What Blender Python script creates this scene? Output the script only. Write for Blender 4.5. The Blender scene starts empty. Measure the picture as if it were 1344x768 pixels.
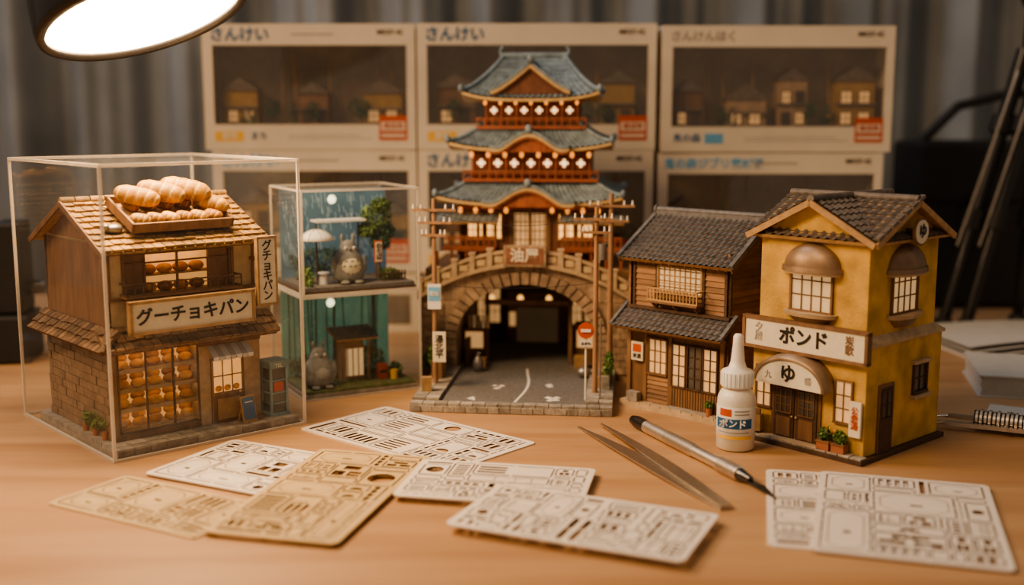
import bpy, math, random
from mathutils import Matrix, Vector
R=random.Random(7)
S=.01
rad=math.radians
pi=math.pi
# ------------------------------------------------------------------ materials
def mat(name,col,rough=.6,var=.12,scale=120,bump=0.,metal=0.,emit=0.,ecol=None,island=0.,stretch=None,coat=0.,sss=0.,bscale=None,blotch=None):
    m=bpy.data.materials.new(name); m.use_nodes=True
    nt=m.node_tree; n=nt.nodes; l=nt.links
    p=n['Principled BSDF']
    p.inputs['Roughness'].default_value=rough
    p.inputs['Metallic'].default_value=metal
    if coat: p.inputs['Coat Weight'].default_value=coat
    if sss:
        p.inputs['Subsurface Weight'].default_value=sss
        p.inputs['Subsurface Scale'].default_value=.003
    tc=n.new('ShaderNodeTexCoord'); mp=n.new('ShaderNodeMapping')
    l.new(tc.outputs['Object'],mp.inputs['Vector'])
    if stretch: mp.inputs['Scale'].default_value=stretch
    nz=n.new('ShaderNodeTexNoise'); nz.inputs['Scale'].default_value=scale; nz.inputs['Detail'].default_value=4
    l.new(mp.outputs[0],nz.inputs['Vector'])
    mr=n.new('ShaderNodeMapRange'); mr.inputs[1].default_value=.3; mr.inputs[2].default_value=.7
    mr.inputs[3].default_value=1-var; mr.inputs[4].default_value=1+var
    l.new(nz.outputs[0],mr.inputs[0])
    hs=n.new('ShaderNodeHueSaturation'); hs.inputs['Color'].default_value=(*col,1)
    val=mr.outputs[0]
    if island:
        g=n.new('ShaderNodeNewGeometry'); m2=n.new('ShaderNodeMapRange')
        m2.inputs[3].default_value=1-island; m2.inputs[4].default_value=1+island
        l.new(g.outputs['Random Per Island'],m2.inputs[0])
        mu=n.new('ShaderNodeMath'); mu.operation='MULTIPLY'
        l.new(val,mu.inputs[0]); l.new(m2.outputs[0],mu.inputs[1]); val=mu.outputs[0]
    l.new(val,hs.inputs['Value']); l.new(hs.outputs[0],p.inputs['Base Color'])
    if bump:
        nb=n.new('ShaderNodeTexNoise'); nb.inputs['Scale'].default_value=bscale or scale*4; nb.inputs['Detail'].default_value=4
        l.new(mp.outputs[0],nb.inputs['Vector'])
        b=n.new('ShaderNodeBump'); b.inputs['Strength'].default_value=bump; b.inputs['Distance'].default_value=.001
        l.new(nb.outputs[0],b.inputs['Height']); l.new(b.outputs[0],p.inputs['Normal'])
    if emit:
        p.inputs['Emission Color'].default_value=(*(ecol or col),1); p.inputs['Emission Strength'].default_value=emit
    return m
def clear_mat(name,tint=(.97,.98,.98),base=.03,graze=.5,haze=0.0,hcol=(.9,.9,.9)):
    m=bpy.data.materials.new(name); m.use_nodes=True
    nt=m.node_tree; n=nt.nodes; l=nt.links
    n.remove(n['Principled BSDF']); out=n['Material Output']
    t=n.new('ShaderNodeBsdfTransparent'); t.inputs[0].default_value=(*tint,1)
    g=n.new('ShaderNodeBsdfGlossy'); g.inputs['Roughness'].default_value=.03
    lw=n.new('ShaderNodeLayerWeight'); lw.inputs[0].default_value=.5
    pw=n.new('ShaderNodeMath'); pw.operation='POWER'; pw.inputs[1].default_value=4.5; l.new(lw.outputs['Facing'],pw.inputs[0])
    mu=n.new('ShaderNodeMath'); mu.operation='MULTIPLY_ADD'; mu.inputs[1].default_value=graze; mu.inputs[2].default_value=base; mu.use_clamp=True
    l.new(pw.outputs[0],mu.inputs[0])
    mx=n.new('ShaderNodeMixShader'); l.new(mu.outputs[0],mx.inputs[0]); l.new(t.outputs[0],mx.inputs[1]); l.new(g.outputs[0],mx.inputs[2])
    last=mx.outputs[0]
    if haze:
        d=n.new('ShaderNodeBsdfDiffuse'); d.inputs[0].default_value=(*hcol,1)
        m2=n.new('ShaderNodeMixShader'); m2.inputs[0].default_value=haze
        l.new(last,m2.inputs[1]); l.new(d.outputs[0],m2.inputs[2]); last=m2.outputs[0]
    l.new(last,out.inputs[0])
    return m
acrylic=clear_mat('acrylic_sheet',base=.04,graze=.45,haze=.018)
acr_edge=clear_mat('acrylic_edge',base=.12,graze=.5,haze=.45,hcol=(.95,.85,.72))
pane=clear_mat('window_film',tint=(.92,.9,.88),base=.08,graze=.5,haze=.035)
glassthin=clear_mat('thin_glass',base=.04,graze=.5,haze=.01)
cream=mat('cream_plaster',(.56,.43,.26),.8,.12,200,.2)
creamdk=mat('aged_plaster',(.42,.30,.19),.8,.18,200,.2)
brownw=mat('brown_wood',(.20,.11,.056),.65,.25,200,.3,stretch=(1,1,.2),island=.2)
dkwood=mat('dark_wood',(.09,.052,.031),.6,.25,200,.2,island=.2)
boardm=mat('clapboard_wood',(.26,.145,.076),.7,.25,150,.4,stretch=(.25,.25,1),island=.3)
tanwood=mat('tan_wood',(.41,.255,.125),.65,.2,200,.2,island=.15)
shing=mat('tan_shingle',(.31,.185,.068),.75,.25,250,.4,island=.42)
shingd=mat('brown_shingle',(.21,.125,.062),.75,.25,250,.4,island=.42)
greytile=mat('grey_roof_tile',(.15,.145,.145),.5,.3,250,.3)
brntile=mat('brown_roof_tile',(.17,.14,.115),.55,.3,250,.3)
bluetile=mat('blue_grey_roof_tile',(.20,.255,.29),.5,.3,160,.3)
stone=mat('stone',(.32,.285,.24),.85,.25,200,.5,island=.25)
stonew=mat('warm_stone',(.35,.25,.165),.85,.3,160,.5,island=.25)
brick=mat('side_brick',(.23,.16,.105),.85,.2,200,.5,island=.12)
asphalt=mat('asphalt',(.16,.15,.14),.9,.25,500,.5)
white=mat('white_paint',(.75,.72,.66),.6,.05,200)
signw=mat('sign_cream',(.74,.67,.52),.6,.06,200)
ink=mat('black_ink',(.02,.018,.016),.5,.05)
inkb=mat('blue_ink',(.03,.13,.28),.5,.05)
inkbl=mat('sky_blue_print',(.16,.42,.66),.5,.05)
redp=mat('red_print',(.52,.10,.035),.5,.05)
yelp=mat('yellow_print',(.85,.52,.09),.5,.05)
greyp=mat('grey_print',(.35,.33,.3),.6,.05)
red=mat('vermilion_paint',(.31,.10,.05),.5,.2,200,island=.15)
dkred=mat('dark_red_wall',(.17,.07,.04),.6,.2,200)
signred=mat('sign_red_brown',(.27,.12,.075),.7)
gold=mat('gold_trim',(.60,.43,.22),.45,.15,200,metal=.2)
glow=mat('lit_paper_window',(.9,.60,.28),.6,.2,150,emit=1.5,ecol=(1,.50,.15))
lanternp=mat('lit_paper_lantern',(.8,.35,.12),.6,.15,150,emit=1.1,ecol=(1,.36,.08))
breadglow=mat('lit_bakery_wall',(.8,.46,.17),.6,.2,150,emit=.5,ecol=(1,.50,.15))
strip=mat('added_glow_strip',(1,.8,.5),.5,0,emit=5,ecol=(1,.60,.26))  # emissive strips added to brighten the buns in the bakery windows
glowdim=mat('dim_window',(.55,.37,.2),.5,.3,80,emit=.4,ecol=(1,.55,.22))
glassdk=mat('dark_window_glass',(.10,.085,.07),.15,.2,80)
paleg=mat('pale_window_glass',(.50,.42,.30),.3,.15,80,emit=.34,ecol=(1,.62,.28))
lanternm=mat('lit_white_panel',(.9,.8,.65),.6,.05,emit=1.5,ecol=(1,.66,.34))
ochre=mat('ochre_plaster',(.58,.365,.105),.85,.30,60,.4,bscale=700)
dkochre=mat('packed_ochre',(.40,.26,.09),.8)
bronze=mat('bronze_hood',(.27,.18,.11),.42,.2,120,metal=.35)
ledge=mat('sandstone_ledge',(.48,.36,.23),.8,.15,150,.3)
bread=mat('baked_bread',(.46,.235,.04),.5,.45,160,.3,bscale=500)
breaddk=mat('baked_crust',(.30,.13,.022),.5,.4,180,.3)
breadgr=mat('bread_groove',(.58,.38,.14),.6,.2,180)
bun=mat('shelf_bun',(.60,.27,.055),.45,.4,160,.3,bscale=500)
bundk=mat('shelf_bun_dark',(.40,.155,.03),.5,.35,180,.3)
green=mat('leaf_green',(.12,.20,.05),.7,.3,150,island=.45)
dkgreen=mat('dark_leaf_green',(.05,.115,.06),.7,.3,150,island=.5)
grass=mat('moss_ground',(.12,.15,.06),.9,.35,200,.8)
furg=mat('grey_fur',(.24,.24,.225),.9,.2,300,.5)
furc=mat('cream_fur',(.68,.62,.44),.9,.1,300,.3)
furb=mat('grey_belly_fur',(.36,.35,.30),.9)
nightbd=mat('night_backdrop',(.06,.115,.135),.7,.45,45,emit=.10,ecol=(.28,.5,.62))  # bluish glow added to brighten the panel, which is no lamp
forestbd=mat('forest_backdrop',(.09,.22,.145),.7,.5,60,stretch=(2,2,.5),emit=.10,ecol=(.3,.7,.45))  # green glow put into the panel to lift the dark diorama
rain=mat('glowing_rain_streak',(.42,.54,.58),.6,emit=.12)  # streaks carry a faint added glow so they stand out brighter
moon=mat('glowing_moon',(.9,.9,.7),.5,.05,emit=1.6,ecol=(.95,.9,.6))  # strong glow put into the disc to brighten the dioramas
boothm=mat('booth_teal_paint',(.19,.29,.28),.4,.1)
metalg=mat('grey_metal',(.32,.30,.28),.4,.1,metal=.7)
steel=mat('brushed_steel',(.78,.72,.64),.38,.08,300,metal=1)
steel2=mat('tweezer_steel',(.58,.51,.43),.40,.08,300,metal=1)
dksteel=mat('dark_steel',(.10,.095,.09),.3,.1,metal=.9)
polewood=mat('utility_pole_wood',(.34,.20,.115),.75,.25,250,.3,stretch=(1,1,.2))
blackm=mat('black_enamel',(.012,.011,.011),.35,.1,coat=.2)
blackr=mat('black_rubber',(.018,.017,.017),.6,.1)
boxcard=mat('box_cardboard',(.74,.66,.54),.55,.05,40)
boxin=mat('box_interior',(.14,.098,.065),.8,.7,25,emit=.03,ecol=(1,.6,.3))  # slight warm glow put into the colour, standing in for a lit interior
cardw=mat('white_card_stock',(.76,.69,.61),.7,.04,60)
cardt=mat('tan_card_stock',(.56,.41,.22),.75,.08,60)
burn=mat('laser_burnt_edge',(.12,.07,.04),.8,.1)
etch=mat('laser_etch_line',(.28,.21,.16),.8,.1)
etcht=mat('laser_etch_tan',(.22,.13,.06),.8,.1)
plastic=mat('translucent_bottle_plastic',(.80,.74,.64),.35,.03,sss=.4)
cap=mat('white_cap_plastic',(.83,.79,.72),.35,.03,sss=.3)
skinr=mat('postbox_red',(.45,.08,.04),.5)
paper=mat('white_paper',(.55,.52,.47),.7,.05)
teracotta=mat('terracotta',(.35,.14,.07),.8,.15)
lampglow=mat('lamp_diffuser',(1,.9,.75),.5,.0,emit=44,ecol=(1,.66,.36))
curtainm=mat('curtain_fabric',(.26,.28,.295),.95,.2,8,.2,bscale=600)
wallm=mat('wall_paint',(.2,.19,.18),.9,.05,5)
floorm=mat('floor_boards',(.12,.08,.05),.6,.2,5)
# ------------------------------------------------------------------ model class
class Model:
    def __init__(s,name,x=0,y=0,yaw=0,z=0):
        s.root=bpy.data.objects.new(name,None); bpy.context.collection.objects.link(s.root)
        s.root.location=(x*S,y*S,z*S); s.root.rotation_euler=(0,0,rad(yaw)); s.root.empty_display_size=.01
        s.parts={}; s.cur='body'; s.m=Matrix.Identity(4); s.nt=0; s.name=name
    def part(s,n): s.cur=n; return s
    def frame(s,x=0,y=0,z=0,rz=0,rx=0,ry=0):
        s.m=Matrix.Translation((x,y,z))@Matrix.Rotation(rad(rz),4,'Z')@Matrix.Rotation(rad(ry),4,'Y')@Matrix.Rotation(rad(rx),4,'X'); return s
    def reset(s): s.m=Matrix.Identity(4); return s
    def add(s,vs,fs,m,sm=False):
        P=s.parts.setdefault(s.cur,dict(v=[],f=[],mi=[],sm=[],mats=[]))
        if m not in P['mats']: P['mats'].append(m)
        k=P['mats'].index(m); b=len(P['v'])
        P['v']+= [s.m@Vector(v) for v in vs]
        for f in fs:
            P['f'].append([i+b for i in f]); P['mi'].append(k); P['sm'].append(sm)
    def box(s,x0,x1,y0,y1,z0,z1,m):
        v=[(x0,y0,z0),(x1,y0,z0),(x1,y1,z0),(x0,y1,z0),(x0,y0,z1),(x1,y0,z1),(x1,y1,z1),(x0,y1,z1)]
        s.add(v,[(0,3,2,1),(4,5,6,7),(0,1,5,4),(1,2,6,5),(2,3,7,6),(3,0,4,7)],m)
    def beam(s,p0,p1,w,h,m):
        p0=Vector(p0);p1=Vector(p1);d=(p1-p0).normalized()
        up=Vector((0,0,1)) if abs(d.z)<.95 else Vector((0,1,0))
        sd=d.cross(up).normalized(); up=sd.cross(d)
        v=[]
        for p in (p0,p1):
            for a,b in ((-1,-1),(1,-1),(1,1),(-1,1)): v.append(p+sd*a*w/2+up*b*h/2)
        s.add(v,[(0,3,2,1),(4,5,6,7),(0,1,5,4),(1,2,6,5),(2,3,7,6),(3,0,4,7)],m)
    def obox(s,c,size,rot,m):
        M=Matrix.Translation(c)@Matrix.Rotation(rad(rot[2]),4,'Z')@Matrix.Rotation(rad(rot[1]),4,'Y')@Matrix.Rotation(rad(rot[0]),4,'X')
        o=s.m; s.m=o@M; a,b,c2=[q/2 for q in size]; s.box(-a,a,-b,b,-c2,c2,m); s.m=o
    def cyl(s,p0,p1,r0,m,r1=None,n=12,sm=True):
        if r1 is None: r1=r0
        p0=Vector(p0);p1=Vector(p1);d=(p1-p0).normalized()
        up=Vector((0,0,1)) if abs(d.z)<.9 else Vector((1,0,0))
        a=d.cross(up).normalized(); b=d.cross(a)
        v=[]
        for p,r in ((p0,r0),(p1,r1)):
            for i in range(n):
                t=2*pi*i/n; v.append(p+(a*math.cos(t)+b*math.sin(t))*r)
        s.add(v,[(i,(i+1)%n,n+(i+1)%n,n+i) for i in range(n)],m,sm)
        s.add(v,[tuple(range(n-1,-1,-1)),tuple(range(n,2*n))],m,False)
    def tube(s,pts,r,m,n=6):
        for a,b in zip(pts[:-1],pts[1:]): s.cyl(a,b,r,m,n=n)
    def ell(s,c,r,m,nu=16,nv=10,fn=None,v0=0,v1=1):
        v=[];f=[]
        for j in range(nv+1):
            ph=pi*(v0+(v1-v0)*j/nv)
            for i in range(nu):
                th=2*pi*i/nu
                k=fn(th,ph) if fn else 1
                v.append((c[0]+r[0]*math.sin(ph)*math.cos(th)*k,c[1]+r[1]*math.sin(ph)*math.sin(th)*k,c[2]+r[2]*math.cos(ph)*k))
        for j in range(nv):
            for i in range(nu):
                f.append((j*nu+i,(j+1)*nu+i,(j+1)*nu+(i+1)%nu,j*nu+(i+1)%nu))
        s.add(v,f,m,True)
    def lathe(s,prof,c,m,n=24,sy=1,sm=True):
        v=[];f=[]
        for r,z in prof:
            for i in range(n):
                t=2*pi*i/n; v.append((c[0]+r*math.cos(t),c[1]+r*math.sin(t)*sy,c[2]+z))
        for j in range(len(prof)-1):
            for i in range(n): f.append((j*n+i,j*n+(i+1)%n,(j+1)*n+(i+1)%n,(j+1)*n+i))
        s.add(v,f,m,sm)
    def prism(s,pts,y0,y1,m):
        n=len(pts); v=[(x,y0,z) for x,z in pts]+[(x,y1,z) for x,z in pts]
        f=[tuple(range(n)),tuple(range(2*n-1,n-1,-1))]+[((i+1)%n,i,n+i,n+(i+1)%n) for i in range(n)]
        s.add(v,f,m)
    def band(s,top,bot,y0,y1,m):
        n=len(top)
        for i in range(n-1):
            a,b=top[i],top[i+1];c,d=bot[i+1],bot[i]
            s.prism([d,c,b,a],y0,y1,m)
    def window(s,x0,x1,z0,z1,y,nx,nz,fr,gl,fw=.14,d=.14,mw=.06):
        s.box(x0,x1,y-.03,y+.02,z0,z1,gl)
        s.box(x0-fw,x1+fw,y-d,y,z1,z1+fw,fr); s.box(x0-fw,x1+fw,y-d-.06,y,z0-fw,z0,fr)
        s.box(x0-fw,x0,y-d,y,z0,z1,fr); s.box(x1,x1+fw,y-d,y,z0,z1,fr)
        for i in range(1,nx):
            x=x0+(x1-x0)*i/nx; s.box(x-mw/2,x+mw/2,y-.1,y-.02,z0,z1,fr)
        for i in range(1,nz):
            z=z0+(z1-z0)*i/nz; s.box(x0,x1,y-.09,y-.02,z-mw/2,z+mw/2,fr)
    def rail(s,x0,x1,z0,z1,y,n,m,w=.09):
        s.box(x0,x1,y-w/2,y+w/2,z1-w,z1,m); s.box(x0,x1,y-w/2,y+w/2,z0,z0+w,m)
        s.box(x0,x1,y-w/3,y+w/3,(z0*.35+z1*.65),(z0*.35+z1*.65)+w*.6,m)
        for i in range(n+1):
            x=x0+(x1-x0)*i/n; s.box(x-w*.4,x+w*.4,y-w*.4,y+w*.4,z0,z1,m)
    def boards(s,x0,x1,z0,z1,y,n,m):
        h=(z1-z0)/n
        for i in range(n):
            z=z0+i*h
            v=[(x0,y-.13,z),(x1,y-.13,z),(x1,y-.03,z+h),(x0,y-.03,z+h),(x0,y+.1,z),(x1,y+.1,z),(x1,y+.1,z+h),(x0,y+.1,z+h)]
            s.add(v,[(0,1,2,3),(0,4,5,1),(0,3,7,4),(1,5,6,2)],m)
    def stones(s,x0,x1,z0,z1,y,nx,nz,m,th=.18):
        h=(z1-z0)/nz; w=(x1-x0)/nx
        for j in range(nz):
            off=(j%2)*w*.5; x=x0-off
            while x<x1-.01:
                a=max(x,x0)+.02; b=min(x+w,x1)-.02
                if b-a>.08: s.box(a,b,y-th+R.uniform(-.04,.04),y,z0+j*h+.02,z0+(j+1)*h-.02,m)
                x+=w
    def pave(s,x0,x1,y0,y1,z0,z1,nx,ny,m):
        w=(x1-x0)/nx;h=(y1-y0)/ny
        for i in range(nx):
            for j in range(ny):
                s.box(x0+i*w+.025,x0+(i+1)*w-.025,y0+j*h+.025,y0+(j+1)*h-.025,z0,z1+R.uniform(-.02,.02),m)
    def tiles(s,O,U,Vv,nc,nr,m,amp=.1,step=.09,slab=None,th=.16):
        O=Vector(O);U=Vector(U);Vv=Vector(Vv);N=U.cross(Vv).normalized()
        if N.z<0: N=-N
        k=6; W=nc*k+1; v=[];f=[]
        for r in range(nr):
            for q in (0,1):
                t=(r+q*.999)/nr
                for i in range(W):
                    u=i/(W-1); c=math.cos(2*pi*u*nc)
                    v.append(O+U*u+Vv*t+N*(amp*max(-.15,c)+step*(1-q)))
        rows=nr*2
        for j in range(rows-1):
            for i in range(W-1): f.append((j*W+i,j*W+i+1,(j+1)*W+i+1,(j+1)*W+i))
        s.add(v,f,m,False)
        if slab:
            a=[O,O+U,O+U+Vv,O+Vv]; vs=[p-N*.0 for p in a]+[p-N*th for p in a]
            s.add(vs,[(0,1,2,3),(7,6,5,4),(0,4,5,1),(1,5,6,2),(2,6,7,3),(3,7,4,0)],slab)
    def shingles(s,O,U,Vv,nc,nr,m,th=.09):
        O=Vector(O);U=Vector(U);Vv=Vector(Vv);N=U.cross(Vv).normalized()
        if N.z<0: N=-N
        a=[O,O+U,O+U+Vv,O+Vv]; vs=a+[p-N*.15 for p in a]
        s.add(vs,[(0,1,2,3),(7,6,5,4),(0,4,5,1),(1,5,6,2),(2,6,7,3),(3,7,4,0)],m)
        for r in range(nr):
            off=(r%2)*.5
            for c in range(-1,nc+1):
                u0=max(0,(c+off)/nc+.003); u1=min(1,(c+1+off)/nc-.003)
                if u1-u0<.1/nc: continue
                j=R.uniform(-.12,.12)/nr
                t0=max(0,(r)/nr+j if r else 0); t1=min(1,(r+1.15)/nr)
                lo=N*(th*2+R.uniform(0,.03)); hi=N*.03
                p=[O+U*u0+Vv*t0,O+U*u1+Vv*t0,O+U*u1+Vv*t1,O+U*u0+Vv*t1]
                vs=[p[0]+lo,p[1]+lo,p[2]+hi,p[3]+hi,p[0]+lo*.3,p[1]+lo*.3,p[2],p[3]]
                s.add(vs,[(0,1,2,3),(4,5,1,0),(5,6,2,1),(7,4,0,3),(7,6,5,4)],m)
    def hip(s,cx,cy,a,b,a2,b2,z0,z1,m,trim,nr=7,up=.5,dens=2.2,cv=1.35):
        O=[(-a,-b),(a,-b),(a,b),(-a,b)]; I=[(-a2,-b2),(a2,-b2),(a2,b2),(-a2,b2)]
        for k in range(4):
            P0,P1=O[k],O[(k+1)%4];Q0,Q1=I[k],I[(k+1)%4]
            L=math.hypot(P1[0]-P0[0],P1[1]-P0[1]); nc=max(4,int(L*dens)); W=nc*6+1
            v=[];f=[]
            def base(u,t):
                x=(P0[0]*(1-u)+P1[0]*u)*(1-t)+(Q0[0]*(1-u)+Q1[0]*u)*t
                y=(P0[1]*(1-u)+P1[1]*u)*(1-t)+(Q0[1]*(1-u)+Q1[1]*u)*t
                z=z0+(z1-z0)*t**cv+up*abs(2*u-1)**3.5*(1-t)**1.5
                return cx+x,cy+y,z
            for r in range(nr):
                for q in (0,1):
                    t=(r+q*.999)/nr
                    for i in range(W):
                        u=i/(W-1); x,y,z=base(u,t)
                        v.append((x,y,z+.1*max(-.15,math.cos(2*pi*u*nc))+.08*(1-q)))
            for j in range(nr*2-1):
                for i in range(W-1): f.append((j*W+i,j*W+i+1,(j+1)*W+i+1,(j+1)*W+i))
            s.add(v,f,m,False)
            n=24; v=[];f=[]
            for i in range(n+1):
                x,y,z=base(i/n,0); v+= [(x,y,z+.02),(x,y,z-.22)]
                u=i/n; v.append((cx+(Q0[0]*(1-u)+Q1[0]*u),cy+(Q0[1]*(1-u)+Q1[1]*u),z0-.15))
            for i in range(n):
                f+= [(3*i,3*i+1,3*i+4,3*i+3),(3*i+1,3*i+2,3*i+5,3*i+4)]
            s.add(v,f,trim)
            pr=None
            for j in range(9):
                p=base(0,j/8); p=(p[0],p[1],p[2]+.1)
                if pr: s.cyl(pr,p,.2,m,n=8)
                pr=p
            p=base(0,0); s.ell((p[0],p[1],p[2]+.2),(.24,.24,.34),m,8,6)
    def kara(s,cx,y0,y1,w,z,h,m,trim,fill,sharp=False):
        n=48; ny=max(6,int((y1-y0)*10)); v=[];f=[]
        def zz(x):
            t=abs(x)/w
            if sharp: return z+h*(1-t)**1.15+.0*t+.18*t**5
            return z+h*(math.cos(pi*min(1,t*1.02))+1)/2+.28*max(0,t-.7)/.3
        for j in range(ny+1):
            y=y0+(y1-y0)*j/ny
            for i in range(n+1):
                x=-w+2*w*i/n; v.append((cx+x,y,zz(x)+.08+.06*math.cos(2*pi*(y-y0)*2.4)))
        for j in range(ny):
            for i in range(n): f.append((j*(n+1)+i,j*(n+1)+i+1,(j+1)*(n+1)+i+1,(j+1)*(n+1)+i))
        s.add(v,f,m)
        xs=[-w+2*w*i/n for i in range(n+1)]
        top=[(cx+x,zz(x)+.24) for x in xs]; mid=[(cx+x,zz(x)-.02) for x in xs]; bot=[(cx+x,zz(x)-.28) for x in xs]
        s.band(top,mid,y0-.14,y0+.2,m)
        s.band(mid,bot,y0-.08,y0+.15,trim)
        bot2=[(cx+x,zz(x)-.45) for x in xs]; s.band(bot,bot2,y0+.0,y0+.2,fill)
        s.band(bot,[(cx+x,min(z-.1,zz(x)-.3)) for x in xs],y0+.3,y0+.45,fill)
        s.cyl((cx,y0-.12,z+h+.26),(cx,y1,z+h+.26),.2,m,n=8)
        s.ell((cx,y0-.17,z+h+.34),(.28,.14,.34),m,10,6)
    def leaves(s,c,r,n,m,sz=.16):
        v=[];f=[]
        for i in range(n):
            d=Vector((R.gauss(0,1),R.gauss(0,1),R.gauss(0,1))).normalized()*R.uniform(.55,1)
            p=Vector((c[0]+d.x*r[0],c[1]+d.y*r[1],c[2]+d.z*r[2]))
            a=Vector((R.gauss(0,1),R.gauss(0,1),R.gauss(0,1))).normalized(); b=a.orthogonal().normalized()
            b=Matrix.Rotation(R.uniform(0,6),3,a)@b; k=sz*R.uniform(.6,1.2); q=a*k; w=b*k*.5
            e=len(v); v+=[p-q,p+w,p+q,p-w]; f.append((e,e+1,e+2,e+3))
        s.add(v,f,m)
    def text(s,body,size,x,z,y,m,vert=False,ex=.015,bold=.012,flat=False,sx=1,rz=0,lh=.9):
        cu=bpy.data.curves.new('lettering','FONT'); cu.body='\n'.join(body) if vert else body
        cu.size=size*S; cu.extrude=ex*S; cu.align_x='CENTER'; cu.align_y='CENTER'; cu.offset=bold*size*S
        cu.space_line=lh if vert else 1; cu.resolution_u=3
        cu.materials.append(m)
        s.nt+=1
        o=bpy.data.objects.new('%s_lettering_%d'%(s.name,s.nt),cu); bpy.context.collection.objects.link(o)
        o.parent=s.root
        M=s.m@Matrix.Translation((x,y,z))@Matrix.Rotation(rad(rz),4,'Z')
        if not flat: M=M@Matrix.Rotation(rad(90),4,'X')
        M=M.copy(); M.translation=M.translation*S
        o.matrix_local=M@Matrix.Diagonal((sx,1,1,1))
        return o
    def done(s,bevel=None):
        for nm,P in s.parts.items():
            me=bpy.data.meshes.new(nm); me.from_pydata([tuple(p*S) for p in P['v']],[],P['f'])
            for m in P['mats']: me.materials.append(m)
            for i,pl in enumerate(me.polygons): pl.material_index=P['mi'][i]; pl.use_smooth=P['sm'][i]
            me.update()
            o=bpy.data.objects.new(nm if nm.startswith(s.name) else s.name+'_'+nm,me); bpy.context.collection.objects.link(o); o.parent=s.root
            if bevel and nm in bevel:
                b=o.modifiers.new('bevel','BEVEL'); b.width=bevel[nm]*S; b.segments=2; b.limit_method='ANGLE'; b.angle_limit=rad(40)
        return s.root
# ------------------------------------------------------------------ room
def simple(name,vs,fs,m,smooth=False):
    me=bpy.data.meshes.new(name); me.from_pydata([tuple(Vector(v)*S) for v in vs],[],fs); me.materials.append(m)
    for p in me.polygons: p.use_smooth=smooth
    o=bpy.data.objects.new(name,me); bpy.context.collection.objects.link(o); return o
def sbox(name,x0,x1,y0,y1,z0,z1,m):
    v=[(x0,y0,z0),(x1,y0,z0),(x1,y1,z0),(x0,y1,z0),(x0,y0,z1),(x1,y0,z1),(x1,y1,z1),(x0,y1,z1)]
    return simple(name,v,[(0,3,2,1),(4,5,6,7),(0,1,5,4),(1,2,6,5),(2,3,7,6),(3,0,4,7)],m)
sbox('floor',-220,220,-150,200,-80,-75,floorm)
sbox('wall_back',-220,220,170,175,-75,180,wallm)
v=[];f=[];nx=900
for i in range(nx+1):
    x=-150+300*i/nx
    y=152+2.6*math.sin(x*.52+1.4*math.sin(x*.09))+1.0*math.sin(x*.93+1)+.3*math.sin(x*2.3)
    v+=[(x,y,-70),(x,y+.6*math.sin(x*.1),140)]
for i in range(nx): f.append((2*i,2*i+2,2*i+3,2*i+1))
simple('curtain',v,f,curtainm,True)
# table
tm=bpy.data.materials.new('light_maple_wood'); tm.use_nodes=True
nt=tm.node_tree;n=nt.nodes;l=nt.links;p=n['Principled BSDF']; p.inputs['Roughness'].default_value=.42
tc=n.new('ShaderNodeTexCoord');mp=n.new('ShaderNodeMapping');mp.inputs['Scale'].default_value=(1.2,14,1);mp.inputs['Rotation'].default_value=(0,0,rad(3));l.new(tc.outputs['Object'],mp.inputs[0])
nz=n.new('ShaderNodeTexNoise');nz.inputs['Scale'].default_value=3;nz.inputs['Detail'].default_value=8;nz.inputs['Distortion'].default_value=.6;l.new(mp.outputs[0],nz.inputs['Vector'])
mp2=n.new('ShaderNodeMapping');mp2.inputs['Scale'].default_value=(8,160,1);l.new(tc.outputs['Object'],mp2.inputs[0])
nz2=n.new('ShaderNodeTexNoise');nz2.inputs['Scale'].default_value=4;nz2.inputs['Detail'].default_value=4;l.new(mp2.outputs[0],nz2.inputs['Vector'])
ad=n.new('ShaderNodeMath');ad.operation='MULTIPLY_ADD';ad.inputs[1].default_value=.35;l.new(nz2.outputs[0],ad.inputs[0]);l.new(nz.outputs[0],ad.inputs[2])
cr=n.new('ShaderNodeValToRGB');cr.color_ramp.elements[0].position=.45;cr.color_ramp.elements[0].color=(.39,.22,.11,1);cr.color_ramp.elements[1].position=.9;cr.color_ramp.elements[1].color=(.54,.335,.18,1)
l.new(ad.outputs[0],cr.inputs[0]);l.new(cr.outputs[0],p.inputs['Base Color'])
bp=n.new('ShaderNodeBump');bp.inputs['Strength'].default_value=.08;bp.inputs['Distance'].default_value=.001;l.new(nz2.outputs[0],bp.inputs['Height']);l.new(bp.outputs[0],p.inputs['Normal'])
T=Model('desk'); T.part('top').box(-90,90,22,128,-3,0,tm)
T.part('legs')
for x in (-85,85):
    for y in (27,123): T.box(x-3,x+3,y-3,y+3,-75,-3,tm)
T.done()
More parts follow.
